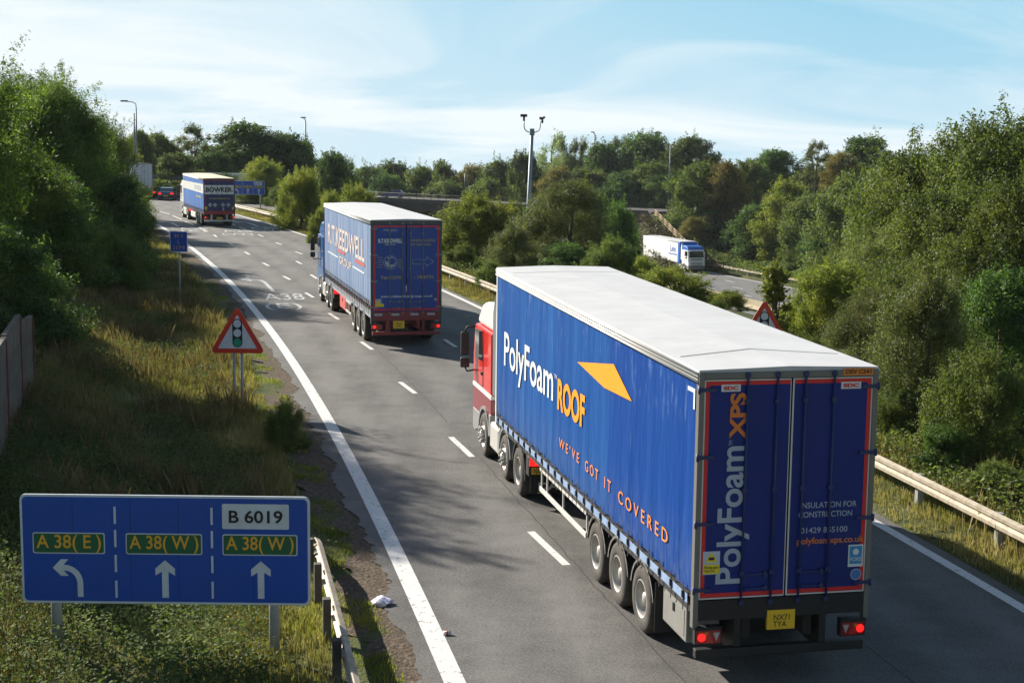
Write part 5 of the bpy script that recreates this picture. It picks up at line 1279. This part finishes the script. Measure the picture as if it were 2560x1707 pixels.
LM = {
 'dark':   leafmat('leaf_dark_green', [(0.023, 0.042, 0.014), (0.051, 0.092, 0.027), (0.102, 0.176, 0.041), (0.183, 0.268, 0.066)], trans=.36),
 'willow': leafmat('leaf_willow_green', [(0.029, 0.046, 0.014), (0.061, 0.099, 0.022), (0.121, 0.174, 0.034), (0.205, 0.257, 0.056)], trans=.45, rough=.6, spec=.2),
 'bright': leafmat('leaf_bright_green', [(0.078, 0.107, 0.024), (0.147, 0.190, 0.036), (0.254, 0.273, 0.049), (0.390, 0.365, 0.082)], trans=.45),
 'mid':    leafmat('leaf_mid_green', [(0.038, 0.058, 0.018), (0.080, 0.114, 0.032), (0.143, 0.182, 0.048), (0.227, 0.247, 0.071)], trans=.42),
 'grey':   leafmat('leaf_grey_green', [(0.038, 0.053, 0.018), (0.085, 0.112, 0.035), (0.152, 0.171, 0.057), (0.265, 0.253, 0.119)], trans=.42, rough=.55, spec=.28),
 'brown':  leafmat('leaf_autumn_brown', [(0.064, 0.074, 0.020), (0.121, 0.114, 0.031), (0.206, 0.141, 0.045), (0.185, 0.201, 0.063)], trans=.38),
 'pale':   leafmat('leaf_pale_poplar', [(0.121, 0.154, 0.084), (0.185, 0.221, 0.126), (0.256, 0.295, 0.182), (0.341, 0.375, 0.252)], trans=.38),
 'yellow': leafmat('leaf_yellow_green', [(0.105, 0.112, 0.017), (0.210, 0.211, 0.030), (0.349, 0.309, 0.044), (0.490, 0.379, 0.073)], trans=.4),
}
# prototypes: (H, R, leaves, leaf size, clumps, shape, spiky, aspect, seed, base)
PROTO = {}
def proto(key, mat, H, Rr, n, size, clumps, shape, spiky=0, aspect=.5, seed=1, base=.06, cr=(.16, .30), shell=.5):
    (V, Fc), C = crown(seed, H, Rr, n, size, clumps, cr, base, shape, spiky, aspect, shell)
    me = npmesh('crown', V, Fc); me.materials.append(LM[mat])
    PROTO[key] = (H, Rr, me, trunk_mesh(seed, H, Rr, C))
proto('willow_a', 'willow', 10, 4, 130000, .125, 110, 'tall', .75, .36, 11, .02, (.20, .36), .42)
proto('willow_b', 'willow', 10, 4, 130000, .125, 100, 'tall', .6, .36, 12, .02, (.20, .38), .42)
proto('broad_a', 'mid', 10, 4.5, 110000, .145, 110, 'round', .3, .5, 21, .05, (.18, .33), .42)
proto('broad_b', 'mid', 10, 4.5, 110000, .145, 90, 'round', .4, .5, 22, .05, (.20, .36), .42)
proto('broad_dark', 'dark', 10, 4.5, 80000, .17, 90, 'round', .2, .6, 23, .05, (.18, .33), .42)
proto('grey_a', 'grey', 7, 3.5, 100000, .105, 100, 'bush', .7, .42, 31, .02, (.17, .32), .45)
proto('grey_b', 'grey', 7, 3.5, 100000, .105, 90, 'bush', .9, .42, 32, .02, (.17, .32), .45)
proto('bush_bright', 'bright', 5, 3, 60000, .11, 80, 'bush', .6, .5, 41, .02, (.17, .30), .45)
proto('bush_mid', 'mid', 5, 3, 60000, .11, 80, 'bush', .6, .5, 42, .02, (.17, .30), .45)
proto('bush_dark', 'dark', 5, 3, 52000, .12, 70, 'bush', .4, .5, 43, .02, (.17, .30), .45)
proto('bush_yellow', 'yellow', 5, 3, 48000, .11, 65, 'bush', .7, .5, 44, .02, (.15, .28), .5)
proto('sapling', 'bright', 6, .8, 3600, .16, 26, 'cone', .8, .5, 45, .1, (.25, .5))
proto('far_dark', 'dark', 12, 5, 42000, .27, 95, 'round', .1, .6, 51, .03, (.16, .30), .4)
proto('far_dark_b', 'dark', 12, 5, 42000, .27, 85, 'round', .2, .6, 52, .03, (.17, .32), .4)
proto('far_mid', 'mid', 12, 5, 42000, .26, 95, 'round', .2, .6, 53, .03, (.16, .30), .4)
proto('far_mid_b', 'mid', 12, 5, 42000, .26, 85, 'tall', .3, .6, 54, .03, (.17, .32), .4)
proto('far_bright', 'bright', 12, 5, 38000, .25, 85, 'tall', .3, .6, 55, .03, (.16, .30), .4)
proto('far_brown', 'brown', 12, 5, 36000, .24, 85, 'round', .2, .6, 56, .03, (.15, .28), .4)
proto('far_airy', 'pale', 12, 5, 26000, .20, 110, 'round', .2, .6, 57, .03, (.12, .22), .6)
proto('far_thin', 'grey', 12, 5, 24000, .22, 90, 'tall', .7, .5, 58, .04, (.10, .20), .7)

def tree(key, x, y, ztop, r, label, name='tree', cat='tree', group=None, zbase=None):
    H, Rr, me, tm = PROTO[key]
    zb_ = terrain(x, y).item() - .1 if zbase is None else zbase
    h = max(1.0, ztop - zb_)
    a = (x * 12.9898 + y * 78.233) % (2 * pi)
    R = empty(name, (x, y, zb_), a, label=label, cat=cat, group=group)
    R.scale = (r / Rr, r / Rr, h / H)
    link('crown', me, None, R); link('trunk', tm, None, R)
    return R
def tpx(key, u, d, v_top, hw_px, label, **k):
    return tree(key, xat(u, d, v_top + 60), d, zat(v_top, u, d), hw_px * d / 3396.2 * (1.42 if d > 160 else 1.25), label, **k)

G = 'trees along the left verge'
for key, x, y, h, r, lab in (
    ('willow_a', -18.8, 45.6, 12.3, 4.1, 'tallest dark willow-like tree at the far left edge, cutting the sky'),
    ('willow_b', -17.8, 40.5, 11.4, 4.0, 'leafy dark tree just behind the end of the board wall at the left edge'),
    ('willow_a', -20.5, 32.0, 9.4, 3.2, 'tree behind the board wall, left of the picture, shading the verge'),
    ('willow_b', -20.6, 60.5, 6.9, 3.6, 'lower dark tree between the tallest left tree and the middle of the tree wall'),
    ('willow_a', -27.5, 66.0, 11.4, 4.4, 'dark tree deep in the left-hand wall, closing the sky behind the front row'), ('willow_b', -29.5, 80.0, 11.0, 4.4, 'second tree deep in the left-hand wall, behind the spiky one'),
    ('willow_b', -23.0, 73.0, 10.0, 4.0, 'dark upright tree in the middle of the left-hand tree wall'),
    ('willow_a', -26.0, 81.0, 10.4, 3.9, 'dark spiky tree in the left-hand wall, right of the tallest one'),
    ('willow_b', -26.3, 89.0, 8.8, 3.5, 'right end of the left-hand tree wall, overhanging the pale lorry'),
    ('willow_a', -31.0, 110.0, 8.6, 3.6, 'tree half hidden behind the right end of the left-hand tree wall'),
    ('far_mid', -36.5, 131.0, 8.0, 3.8, 'tree beyond the bend, just left of the junction')):
    tree(key, x, y, h, r, lab, group=G)
G = 'bushes at the foot of the left trees'
for key, x, y, h, r, lab in (
    ('bush_dark', -20.8, 57.0, 4.4, 3.4, 'dark bush in the gap behind the tallest left tree'), ('bush_dark', -20.5, 64.0, 5.6, 3.4, 'dark bush behind the blue marker, deeper in the trees'),
    ('bush_mid', -18.8, 68.0, 3.4, 2.4, 'rounded bush left of the small blue marker sign'), ('bush_dark', -21.0, 77.5, 5.2, 2.6, 'dense bush at the road side behind the marker sign'),
    ('grey_a', -22.9, 86.0, 3.8, 2.1, 'glinting shrub hanging over the far left edge line'), ('bush_dark', -15.6, 44.5, 4.2, 2.8, 'dark bush beyond the far end of the board wall'),
    ('bush_dark', -18.6, 51.0, 4.2, 2.8, 'shaded bush at the foot of the tallest left tree'), ('bush_dark', -14.6, 39.5, 2.8, 2.0, 'low shrub crowding the end of the board wall'),
    ('bush_mid', -26.0, 96.0, 4.5, 2.6, 'bush beyond the glinting shrub on the left of the bend'), ('bush_mid', -30.0, 116.0, 4.0, 2.4, 'bush at the left of the bend beside the far lane arrows')):
    tree(key, x, y, h, r, lab, name='bush', cat='bush', group=G)
tree('bush_mid', -5.4, 34.9, 1.1, .62, 'dark green broom-like shrub at the roadside below the triangle sign', name='bush', cat='bush')

G = 'trees and bushes behind the right barrier'
NEAR = [
 ('broad_a', 2290, 56, 278, 190, 'tallest broad tree at the right edge against the sky'), ('broad_b', 2110, 62, 328, 150, 'broad tree left of the tallest one on the right'),
 ('broad_b', 2350, 44, 400, 150, 'leafy tree at the extreme right edge below the tallest'), ('broad_a', 2180, 47, 440, 160, 'big leafy crown in the centre of the right-hand mass'),
 ('grey_a', 2030, 58, 520, 120, 'grey-green willow left in the right-hand mass'), ('grey_b', 1945, 66, 580, 95, 'pale shrub above the right rear corner of the nearest lorry roof'),
 ('grey_b', 2130, 37, 640, 130, 'grey-green bush close behind the barrier, right of the nearest lorry'), ('bush_mid', 2250, 33.5, 800, 120, 'round bush over the barrier at the lower right'),
 ('bush_yellow', 2430, 31.5, 850, 75, 'yellow-green bush cut by the right edge of the picture'), ('broad_dark', 2310, 38, 620, 110, 'dark shaded tree between the round bush and the right edge'),
 ('grey_a', 2010, 46, 660, 110, 'shrub just right of the second triangle sign'), ('bush_bright', 1915, 56, 600, 100, 'light green shrub behind the second triangle sign'),
 ('bush_mid', 1850, 44, 770, 60, 'small shrub peeping over the white roof next to the triangle sign'), ('bush_mid', 2060, 36, 880, 80, 'low bush meeting the barrier beside the lorry doors'),
 ('bush_dark', 2170, 32.5, 980, 70, 'low dark bush against the back of the barrier'), ('bush_mid', 2290, 30, 1060, 70, 'lowest bush behind the barrier at the right edge'),
]
for k_, u, d_, v, w_, lab in NEAR: tpx(k_, u, d_, v, w_, lab, group=G, name='bush' if 'bush' in k_ or 'grey' in k_ else 'tree', cat='bush' if 'bush' in k_ or 'grey' in k_ else 'tree')
tpx('sapling', 1785, 46, 565, 42, 'thin young tree standing beside the second triangle sign', group=G)

G = 'bushes between the two roads'
for k_, u, d_, v, w_, lab in [
 ('bush_bright', 1095, 90, 448, 98, 'large bright green bush between the middle lorry and the camera mast'), ('grey_a', 1305, 84, 412, 118, 'big silvery grey-green bush right of the mast foot'),
 ('bush_mid', 1225, 92, 470, 60, 'green bush at the foot of the camera mast'), ('bush_mid', 1400, 72, 545, 70, 'dark rounded bush above the front of the nearest trailer roof'),
 ('bush_bright', 1545, 64, 612, 88, 'bright shrub in front of the white lorry on the lower road'), ('bush_bright', 1478, 76, 588, 32, 'small bright shrub at the rear of the white lorry'),
 ('bush_mid', 1640, 60, 690, 40, 'small shrub on the lorry roof line right of the bright shrub'), ('bush_dark', 1420, 110, 470, 55, 'dark bush left of the bridge abutment'),
 ('bush_mid', 1180, 118, 462, 60, 'bush hiding the bridge parapet left of the mast'), ('bush_dark', 1370, 122, 452, 70, 'dark bush hiding the bridge parapet right of the mast'), ('bush_mid', 1440, 118, 505, 40, 'bush at the foot of the bridge abutment'),
 ('bush_mid', 1600, 92, 660, 50, 'low bush in front of the white lorry wheels'), ('bush_bright', 1670, 70, 672, 46, 'bright low bush above the middle of the nearest trailer roof'), ('grey_a', 1840, 60, 690, 60, 'pale bush hiding the lower road right of the triangle sign'),
 ('grey_b', 1180, 78, 520, 60, 'shrub low between the bright bush and the silvery one'), ('bush_mid', 1060, 82, 560, 40, 'low shrub at the right edge of the middle lorry'),
 ('bush_mid', 1130, 72, 600, 38, 'low weedy shrub directly above the barrier left of the nearest cab'), ('bush_dark', 1290, 76, 560, 70, 'dark shrub over the front left corner of the nearest trailer roof'),
 ('bush_bright', 603, 168, 364, 44, 'conical yellow-green bush beside the distant blue lane sign'), ('bush_bright', 692, 120, 388, 56, 'rounded yellow-green bush left of the middle lorry'),
 ('bush_mid', 650, 160, 425, 40, 'bush between the two yellow-green bushes'), ('bush_bright', 820, 108, 424, 50, 'bright bush directly behind the middle lorry cab'),
 ('bush_bright', 765, 112, 440, 36, 'small bright bush left of the middle lorry roof'), ('bush_bright', 735, 104, 480, 26, 'low shrub beside the barrier at the middle lorry cab'),
 ('bush_mid', 575, 165, 440, 34, 'shrub under the distant blue lane sign'), ('bush_dark', 520, 178, 400, 40, 'dark shrub above the far lorry roof'),
 ('bush_mid', 385, 181, 424, 26, 'weedy shrub behind the saloon at the junction'), ('bush_mid', 412, 180, 426, 22, 'weedy shrub between the saloon and the far lorry'),
 ('bush_mid', 360, 182, 428, 20, 'weedy shrub next to the pale lorry at the junction')]:
    tpx(k_, u, d_, v, w_, lab, name='bush', cat='bush', group=G)

G = 'background trees'
for k_, u, d_, v, w_, lab in [
 ('far_mid', 318, 182, 296, 30, 'green tree at the foot of the two lamp poles'),
 ('far_dark', 560, 205, 283, 82, 'large dark dome-shaped tree left of centre'), ('far_dark_b', 645, 205, 304, 66, 'dark tree joining the right side of the big dome'),
 ('far_dark', 700, 212, 322, 34, 'dark tree under the single lamp post'), ('far_thin', 445, 200, 286, 48, 'sparse brownish tree above the far lorry'),
 ('far_mid', 365, 198, 303, 42, 'mid green tree above the pale lorry'), ('far_bright', 322, 205, 305, 38, 'light green tree at the right end of the left-hand trees'),
 ('far_mid_b', 405, 190, 352, 44, 'drooping green tree above the saloon'), ('far_dark_b', 490, 195, 350, 46, 'dark tree above the far lorry roof'),
 ('far_dark_b', 768, 190, 350, 46, 'dark open tree right of the single lamp post'), ('far_dark', 735, 200, 368, 36, 'dark tree left of the open one by the lamp'),
 ('far_thin', 800, 225, 366, 28, 'hazy thin tree at the right of the dark group'),
 ('far_mid', 850, 310, 378, 46, 'distant tree right of the dark group on the skyline'), ('far_mid_b', 905, 320, 371, 46, 'distant tree above the blue car on the bridge'),
 ('far_dark_b', 890, 298, 400, 40, 'dark rounded tree directly behind the blue car'), ('far_mid', 965, 315, 378, 44, 'distant tree right of the blue car'),
 ('far_mid_b', 1015, 310, 372, 40, 'distant tree in the gap before the short pale pole'), ('far_brown', 1085, 305, 380, 42, 'brownish tree behind the short pale pole'),
 ('far_mid', 1145, 300, 364, 42, 'pointed tree between the pale pole and the mast'), ('far_mid_b', 1205, 292, 350, 40, 'tree behind the camera mast'),
 ('far_mid', 1030, 296, 410, 50, 'low tree over the bridge railing'), ('far_mid_b', 1120, 290, 412, 52, 'low tree right of the pale pole over the railing'),
 ('far_airy', 1272, 330, 296, 46, 'pale feathery poplar on the skyline'), ('far_thin', 1330, 330, 318, 40, 'thin dark tree right of the pale poplar'),
 ('far_thin', 1425, 335, 314, 46, 'hazy thin-topped tree behind the dark skyline trees'), ('far_dark', 1380, 300, 330, 56, 'dark tree below the pole top near the poplar'),
 ('far_dark_b', 1490, 300, 306, 68, 'tall dark tree left of the very thin pole'), ('far_mid', 1590, 290, 311, 56, 'tall green tree right of the very thin pole'),
 ('far_brown', 1285, 280, 385, 44, 'brown thinning tree right of the camera mast'), ('far_mid_b', 1350, 278, 390, 60, 'green tree behind the silvery bush'),
 ('far_dark', 1440, 275, 395, 70, 'dark tree above the bridge abutment'), ('far_dark_b', 1530, 268, 400, 50, 'dark tree behind the lower part of the thin pole'),
 ('far_mid', 1500, 272, 372, 50, 'green crown in the middle of the dark trees at the bridge end'),
 ('far_mid', 1605, 226, 370, 60, 'rounded green tree above the timber fence'), ('far_brown', 1672, 222, 372, 44, 'rust-brown tree above the white lorry cab'),
 ('far_brown', 1590, 218, 500, 26, 'small orange-brown tree at the timber fence'), ('far_dark', 1640, 224, 470, 60, 'dark shaded tree behind the white lorry'),
 ('far_dark_b', 1785, 250, 345, 52, 'dark tree on the skyline right of the rust-brown one'), ('far_thin', 1875, 240, 324, 40, 'thin grey-green tree standing above the skyline'),
 ('far_dark', 1990, 235, 315, 66, 'dark round tree on the right skyline'), ('far_brown', 1935, 225, 352, 40, 'orange-tinged tree in front of the right skyline tree'),
 ('far_mid_b', 1720, 240, 368, 50, 'green tree filling the skyline dip'), ('far_bright', 1800, 206, 412, 56, 'bright green tree on the bank above the lower road'),
 ('far_dark_b', 1740, 210, 470, 46, 'dark green tree on the bank by the lower road barrier'), ('far_mid', 1870, 196, 440, 60, 'green tree on the bank right of the bright one'),
 ('far_mid_b', 1950, 180, 400, 70, 'green tree between the bank and the right-hand mass'), ('far_mid', 2050, 150, 360, 90, 'green tree behind the right-hand mass'),
 ('far_dark_b', 1900, 188, 520, 56, 'dark low tree at the foot of the bank'), ('far_dark', 1690, 216, 520, 40, 'shaded low tree beside the white lorry')]:
    tpx(k_, u, d_, v, w_, lab, group=G)
rg_ = random.Random(9)
BL = [('far_mid', 1700, 209, 596, 22), ('far_mid_b', 1740, 205, 600, 24), ('far_bright', 1660, 212, 590, 20), ('far_mid', 1780, 200, 606, 24), ('far_mid_b', 1820, 194, 604, 26)]
for (k_, u, d_, v, w_), lab in zip(BL, ['low scrub right of the white lorry', 'low scrub over the middle of the far barrier', 'low scrub touching the white lorry cab', 'low scrub at the right end of the far barrier', 'low scrub behind the young thin tree']):
    tpx(k_, u, d_, v, w_, lab, name='bush', cat='bush', group='scrub along the far barrier')

# the far-off wood behind everything: one mass nobody could count
rg = np.random.default_rng(77); VV, FF, off = [], [], 0
SKU = [-600, 250, 330, 420, 800, 860, 1160, 1200, 1280, 1450, 1640, 1750, 1850, 2000, 2352, 3200]
SKV = [330, 325, 335, 335, 400, 392, 385, 372, 350, 345, 372, 378, 368, 360, 335, 330]
for k in range(120):
    u = -500 + 3600 * (k + rg.uniform(0, .9)) / 120; d_ = rg.uniform(345, 400); v = np.interp(u, SKU, SKV) + rg.uniform(4, 26)
    zt_ = zat(v, u, d_); zb_ = -12.0; r_ = rg.uniform(5, 8)
    (V, Fc), _c = crown(500 + k, zt_ - zb_, r_, 2600, .95, 30, (.2, .38), .02, 'round', 0, .6, .4)
    V = V + np.array([xat(u, d_), d_, zb_]); VV.append(V); FF.append(Fc + off); off += len(V)
link('far_wood', npmesh('far_wood', np.concatenate(VV), np.concatenate(FF)), LM['mid'], label='continuous far wood closing the horizon behind the road junction', cat='wood', kind='stuff')

# woods over the slopes to the right of the picture, seen only as a mass behind the right-hand trees
VV, FF, off = [], [], 0
for k in range(64):
    if k < 40: y = rg.uniform(10, 205); x = float(mainx(y)) + rg.uniform(9, 42); ztop = rg.uniform(2.5, 6.0)
    else:
        y = rg.uniform(38, 105); x = rg.uniform(max(.36 * y, xR(y) + 22), max(.36 * y, xR(y) + 22) + 14); ztop = rg.uniform(1.5, 4.0)
    zb_ = terrain(x, y).item() - .3; r_ = rg.uniform(3.5, 6)
    (V, Fc), _c = crown(900 + k, max(4.0, ztop - zb_), r_, 5000, .42, 36, (.2, .36), .02, 'round', .1, .6, .4)
    V = V + np.array([x, y, zb_]); VV.append(V); FF.append(Fc + off); off += len(V)
link('slope_wood', npmesh('slope_wood', np.concatenate(VV), np.concatenate(FF)), LM['mid'], label='wooded slopes beyond the right-hand trees and the lower road', cat='wood', kind='stuff')

# ------------------------------------------------------------------ grass and ground cover (stuff)
M_GRASS = leafmat('grass_blades', [(.090, .100, .036), (.185, .170, .066), (.31, .255, .12), (.46, .37, .21)], trans=.3, rough=.85, spec=.06)
M_STRAW = leafmat('dry_straw', [(.13, .095, .05), (.22, .165, .085), (.33, .26, .15)], trans=.25, rough=.85, spec=.06)
M_BRAMBLE = leafmat('bramble_leaves', [(.042, .066, .022), (.080, .122, .038), (.135, .18, .058), (.21, .23, .09)], trans=.3, rough=.75, spec=.12)
def grass(name, pts, hgt, wid, nb, seed, mat, lean=.35):
    rg = np.random.default_rng(seed); n = len(pts)
    base = np.repeat(pts, nb, 0) + np.concatenate([rg.normal(0, .07, (n * nb, 2)), np.zeros((n * nb, 1))], 1)
    m_ = n * nb; h = np.repeat(hgt, nb) * rg.uniform(.4, 1.25, m_); w = np.repeat(wid, nb) * rg.uniform(.7, 1.3, m_)
    a = rg.uniform(0, 2 * pi, m_); le = rg.uniform(0, lean, m_) * h; b_ = rg.uniform(0, 2 * pi, m_)
    dx_, dy_ = np.cos(a) * w / 2, np.sin(a) * w / 2; lx, ly = np.cos(b_) * le, np.sin(b_) * le
    z0 = np.zeros(m_)
    v0 = base + np.stack([-dx_, -dy_, z0], 1); v1 = base + np.stack([dx_, dy_, z0], 1)
    v2 = base + np.stack([dx_ * .6 + lx * .45, dy_ * .6 + ly * .45, h * .62], 1); v3 = base + np.stack([lx, ly, h], 1)
    V = np.stack([v0, v1, v2, v3], 1).reshape(-1, 3); Fc = np.arange(4 * m_).reshape(m_, 4)
    return link(name, npmesh(name, V, Fc), mat)
def scatter(n, y0, y1, l0, l1, side, seed, power=1.6, zoff=-.03):
    """points on the verge; denser towards the camera. l is the distance outwards from the edge line"""
    rg = np.random.default_rng(seed); u = rg.uniform(0, 1, n); y = y0 + (y1 - y0) * u ** power; l = rg.uniform(l0, l1, n)
    x = (xL(y) - l) if side < 0 else (xR(y) + l)
    return np.stack([x, y, terrain(x, y) + zoff], 1)
def patchy(P, seed, thr=-.2, f=.7):
    v = np.sin(P[:, 0] * f * 1.3 + seed) * np.cos(P[:, 1] * f + 2 * seed) + .5 * np.sin(P[:, 0] * f * 3.1 + P[:, 1] * f * 2.3)
    return P[v > thr]
P = scatter(32000, 17, 80, 1.55, 15, -1, 1); dist = P[:, 1]
tag(grass('grass', P, (.16 + .20 * np.abs(np.sin(P[:, 0] * .8 + P[:, 1] * .37))) * np.where(dist < 23, .65, 1), .007 + dist * .00030, 10, 2, M_GRASS), 'tall dry grass on the left verge', 'grass', kind='stuff')
P = scatter(9000, 75, 125, 1.6, 9, -1, 3, 1.0)
tag(grass('grass', P, np.full(len(P), .35), np.full(len(P), .06), 5, 4, M_GRASS), 'grass on the far left verge at the bend', 'grass', kind='stuff')
P = scatter(20000, 18, 150, .55, 4.5, 1, 5, 1.4)
tag(grass('grass', P, .13 + .22 * np.clip((P[:, 0] - xR(P[:, 1]) - .6) / 3, 0, 1), .012 + P[:, 1] * .0004, 8, 6, M_GRASS), 'grass strip between the right edge line and the barrier', 'grass', kind='stuff')
P = patchy(scatter(11000, 20, 80, 1.9, 13, -1, 41, 1.3), 3.1, -.1, .55)
P = P[~((P[:, 1] < 26) & (P[:, 0] < -2.4))]
tag(grass('dry_stems', P, .36 + .34 * np.abs(np.sin(P[:, 0] * 1.3 + P[:, 1])), .006 + P[:, 1] * .00020, 5, 42, M_STRAW, .45), 'tall dry seed stems standing over the left verge', 'grass', kind='stuff')
P = patchy(scatter(5000, 20, 140, 1.2, 4.5, 1, 43, 1.3), 1.7, -.1, .6)
tag(grass('dry_stems', P, .35 + .35 * np.abs(np.sin(P[:, 0] * 1.3 + P[:, 1])), .008 + P[:, 1] * .0004, 4, 44, M_STRAW, .3), 'tall dry stems by the right barrier', 'grass', kind='stuff')
# small green tufts creeping over the gravel
P = patchy(scatter(14000, 17, 75, .75, 2.3, -1, 7), 1.0, .1, 1.6)
tag(grass('grass', P, np.full(len(P), .10), np.full(len(P), .02), 6, 8, LM['bright']), 'short green tufts growing through the gravel verge', 'grass', kind='stuff')
# brambles and low herbs
def cover(name, P, mound, size, seed, mat, per=9, spread=.22):
    rg = np.random.default_rng(seed); n = len(P)
    Q = np.repeat(P, per, 0) + rg.normal(0, spread, (n * per, 3)) * np.array([1, 1, 0])
    Q[:, 2] += np.repeat(mound, per) * rg.uniform(.1, 1, n * per) ** .6
    N = rg.normal(size=Q.shape) * .5 + np.array([0, 0, 1.0]); N /= np.linalg.norm(N, axis=1, keepdims=True)
    V, Fc = leaves(Q, N, size, .65, rg)
    return link(name, npmesh(name, V, Fc), mat)
P = patchy(scatter(17000, 17, 62, 2.6, 14, -1, 9, 1.4), 2.0, -.25, .45)
tag(cover('brambles', P, .25 + .25 * np.abs(np.sin(P[:, 0] * .9) * np.cos(P[:, 1] * .7)), .075, 10, M_BRAMBLE), 'low brambles spreading over the left verge', 'brambles', kind='stuff')
P = scatter(5200, 17, 34, 2.4, 9, -1, 12, 1.0)
tag(cover('brambles', P, .30 + .2 * np.abs(np.sin(P[:, 0] * 1.9)), .06, 13, M_BRAMBLE, 10), 'dense brambles under the big blue lane sign', 'brambles', kind='stuff')
P = scatter(9000, 18, 120, 2.3, 5.5, 1, 14, 1.5)
tag(cover('weeds', P, .35 + .5 * np.abs(np.sin(P[:, 1] * .8)), .09, 15, LM['mid'], 9), 'nettles and weeds behind the right barrier', 'weeds', kind='stuff')
rg = np.random.default_rng(20); n = 9000; y = rg.uniform(150, 235, n); x = mainx(y) + rg.uniform(3.4, 12, n)
P = np.stack([x, y, terrain(x, y)], 1)
tag(cover('weeds', P, np.full(n, 1.3), .28, 21, LM['mid'], 5, .5), 'weeds on the bank above the lower road barrier', 'weeds', kind='stuff')
n = 5000; x = rg.uniform(18, 30, n); y = rg.uniform(206, 244, n); P = np.stack([x, y, terrain(x, y)], 1)
tag(cover('weeds', P, np.full(n, .8), .30, 22, leafmat('dry_bank', [(.05, .045, .02), (.09, .075, .035), (.13, .11, .05)], trans=.2), 4, .5), 'dry scrub covering the bank beside the bridge', 'weeds', kind='stuff')
n = 2600; x = rg.uniform(-56, -38, n); y = rg.uniform(184, 189, n); P = np.stack([x, y, np.zeros(n)], 1)
tag(cover('weeds', P, np.full(n, 1.9), .28, 23, LM['mid'], 5, .5), 'weedy bank in front of the pale wall at the junction', 'weeds', kind='stuff')
# yellow flowers and pale stones on the gravel
rg = np.random.default_rng(30); P = scatter(90, 17, 45, 1.0, 3.2, -1, 31, 1.3); N = np.tile(np.array([[0, -.3, 1.]]), (len(P), 1)); N /= np.linalg.norm(N, axis=1, keepdims=True); P[:, 2] += .14
V, Fc = leaves(P, N, .045, 1.0, rg); link('flowers', npmesh('flowers', V, Fc), paint('flower_yellow', (.7, .45, .02), .6, 0, .05), label='small yellow flowers scattered along the left verge', cat='flowers', kind='stuff')

# ------------------------------------------------------------------ thin summer haze
mb = MB(); mb.box(-700, 900, -60, 620, -75, 60)
hz_o = mb.build('haze', None, kind='stuff', label='thin summer haze between the viewer and the far trees', cat='haze')
hm = bpy.data.materials.new('haze'); hm.use_nodes = True; hn = hm.node_tree.nodes; hl = hm.node_tree.links
hn.remove(hn['Principled BSDF']); pv = hn.new('ShaderNodeVolumePrincipled'); pv.inputs['Color'].default_value = (.86, .93, 1, 1); pv.inputs['Density'].default_value = 0.00009; pv.inputs['Anisotropy'].default_value = 0.0
hl.new(pv.outputs[0], hn['Material Output'].inputs['Volume']); hz_o.data.materials.append(hm)
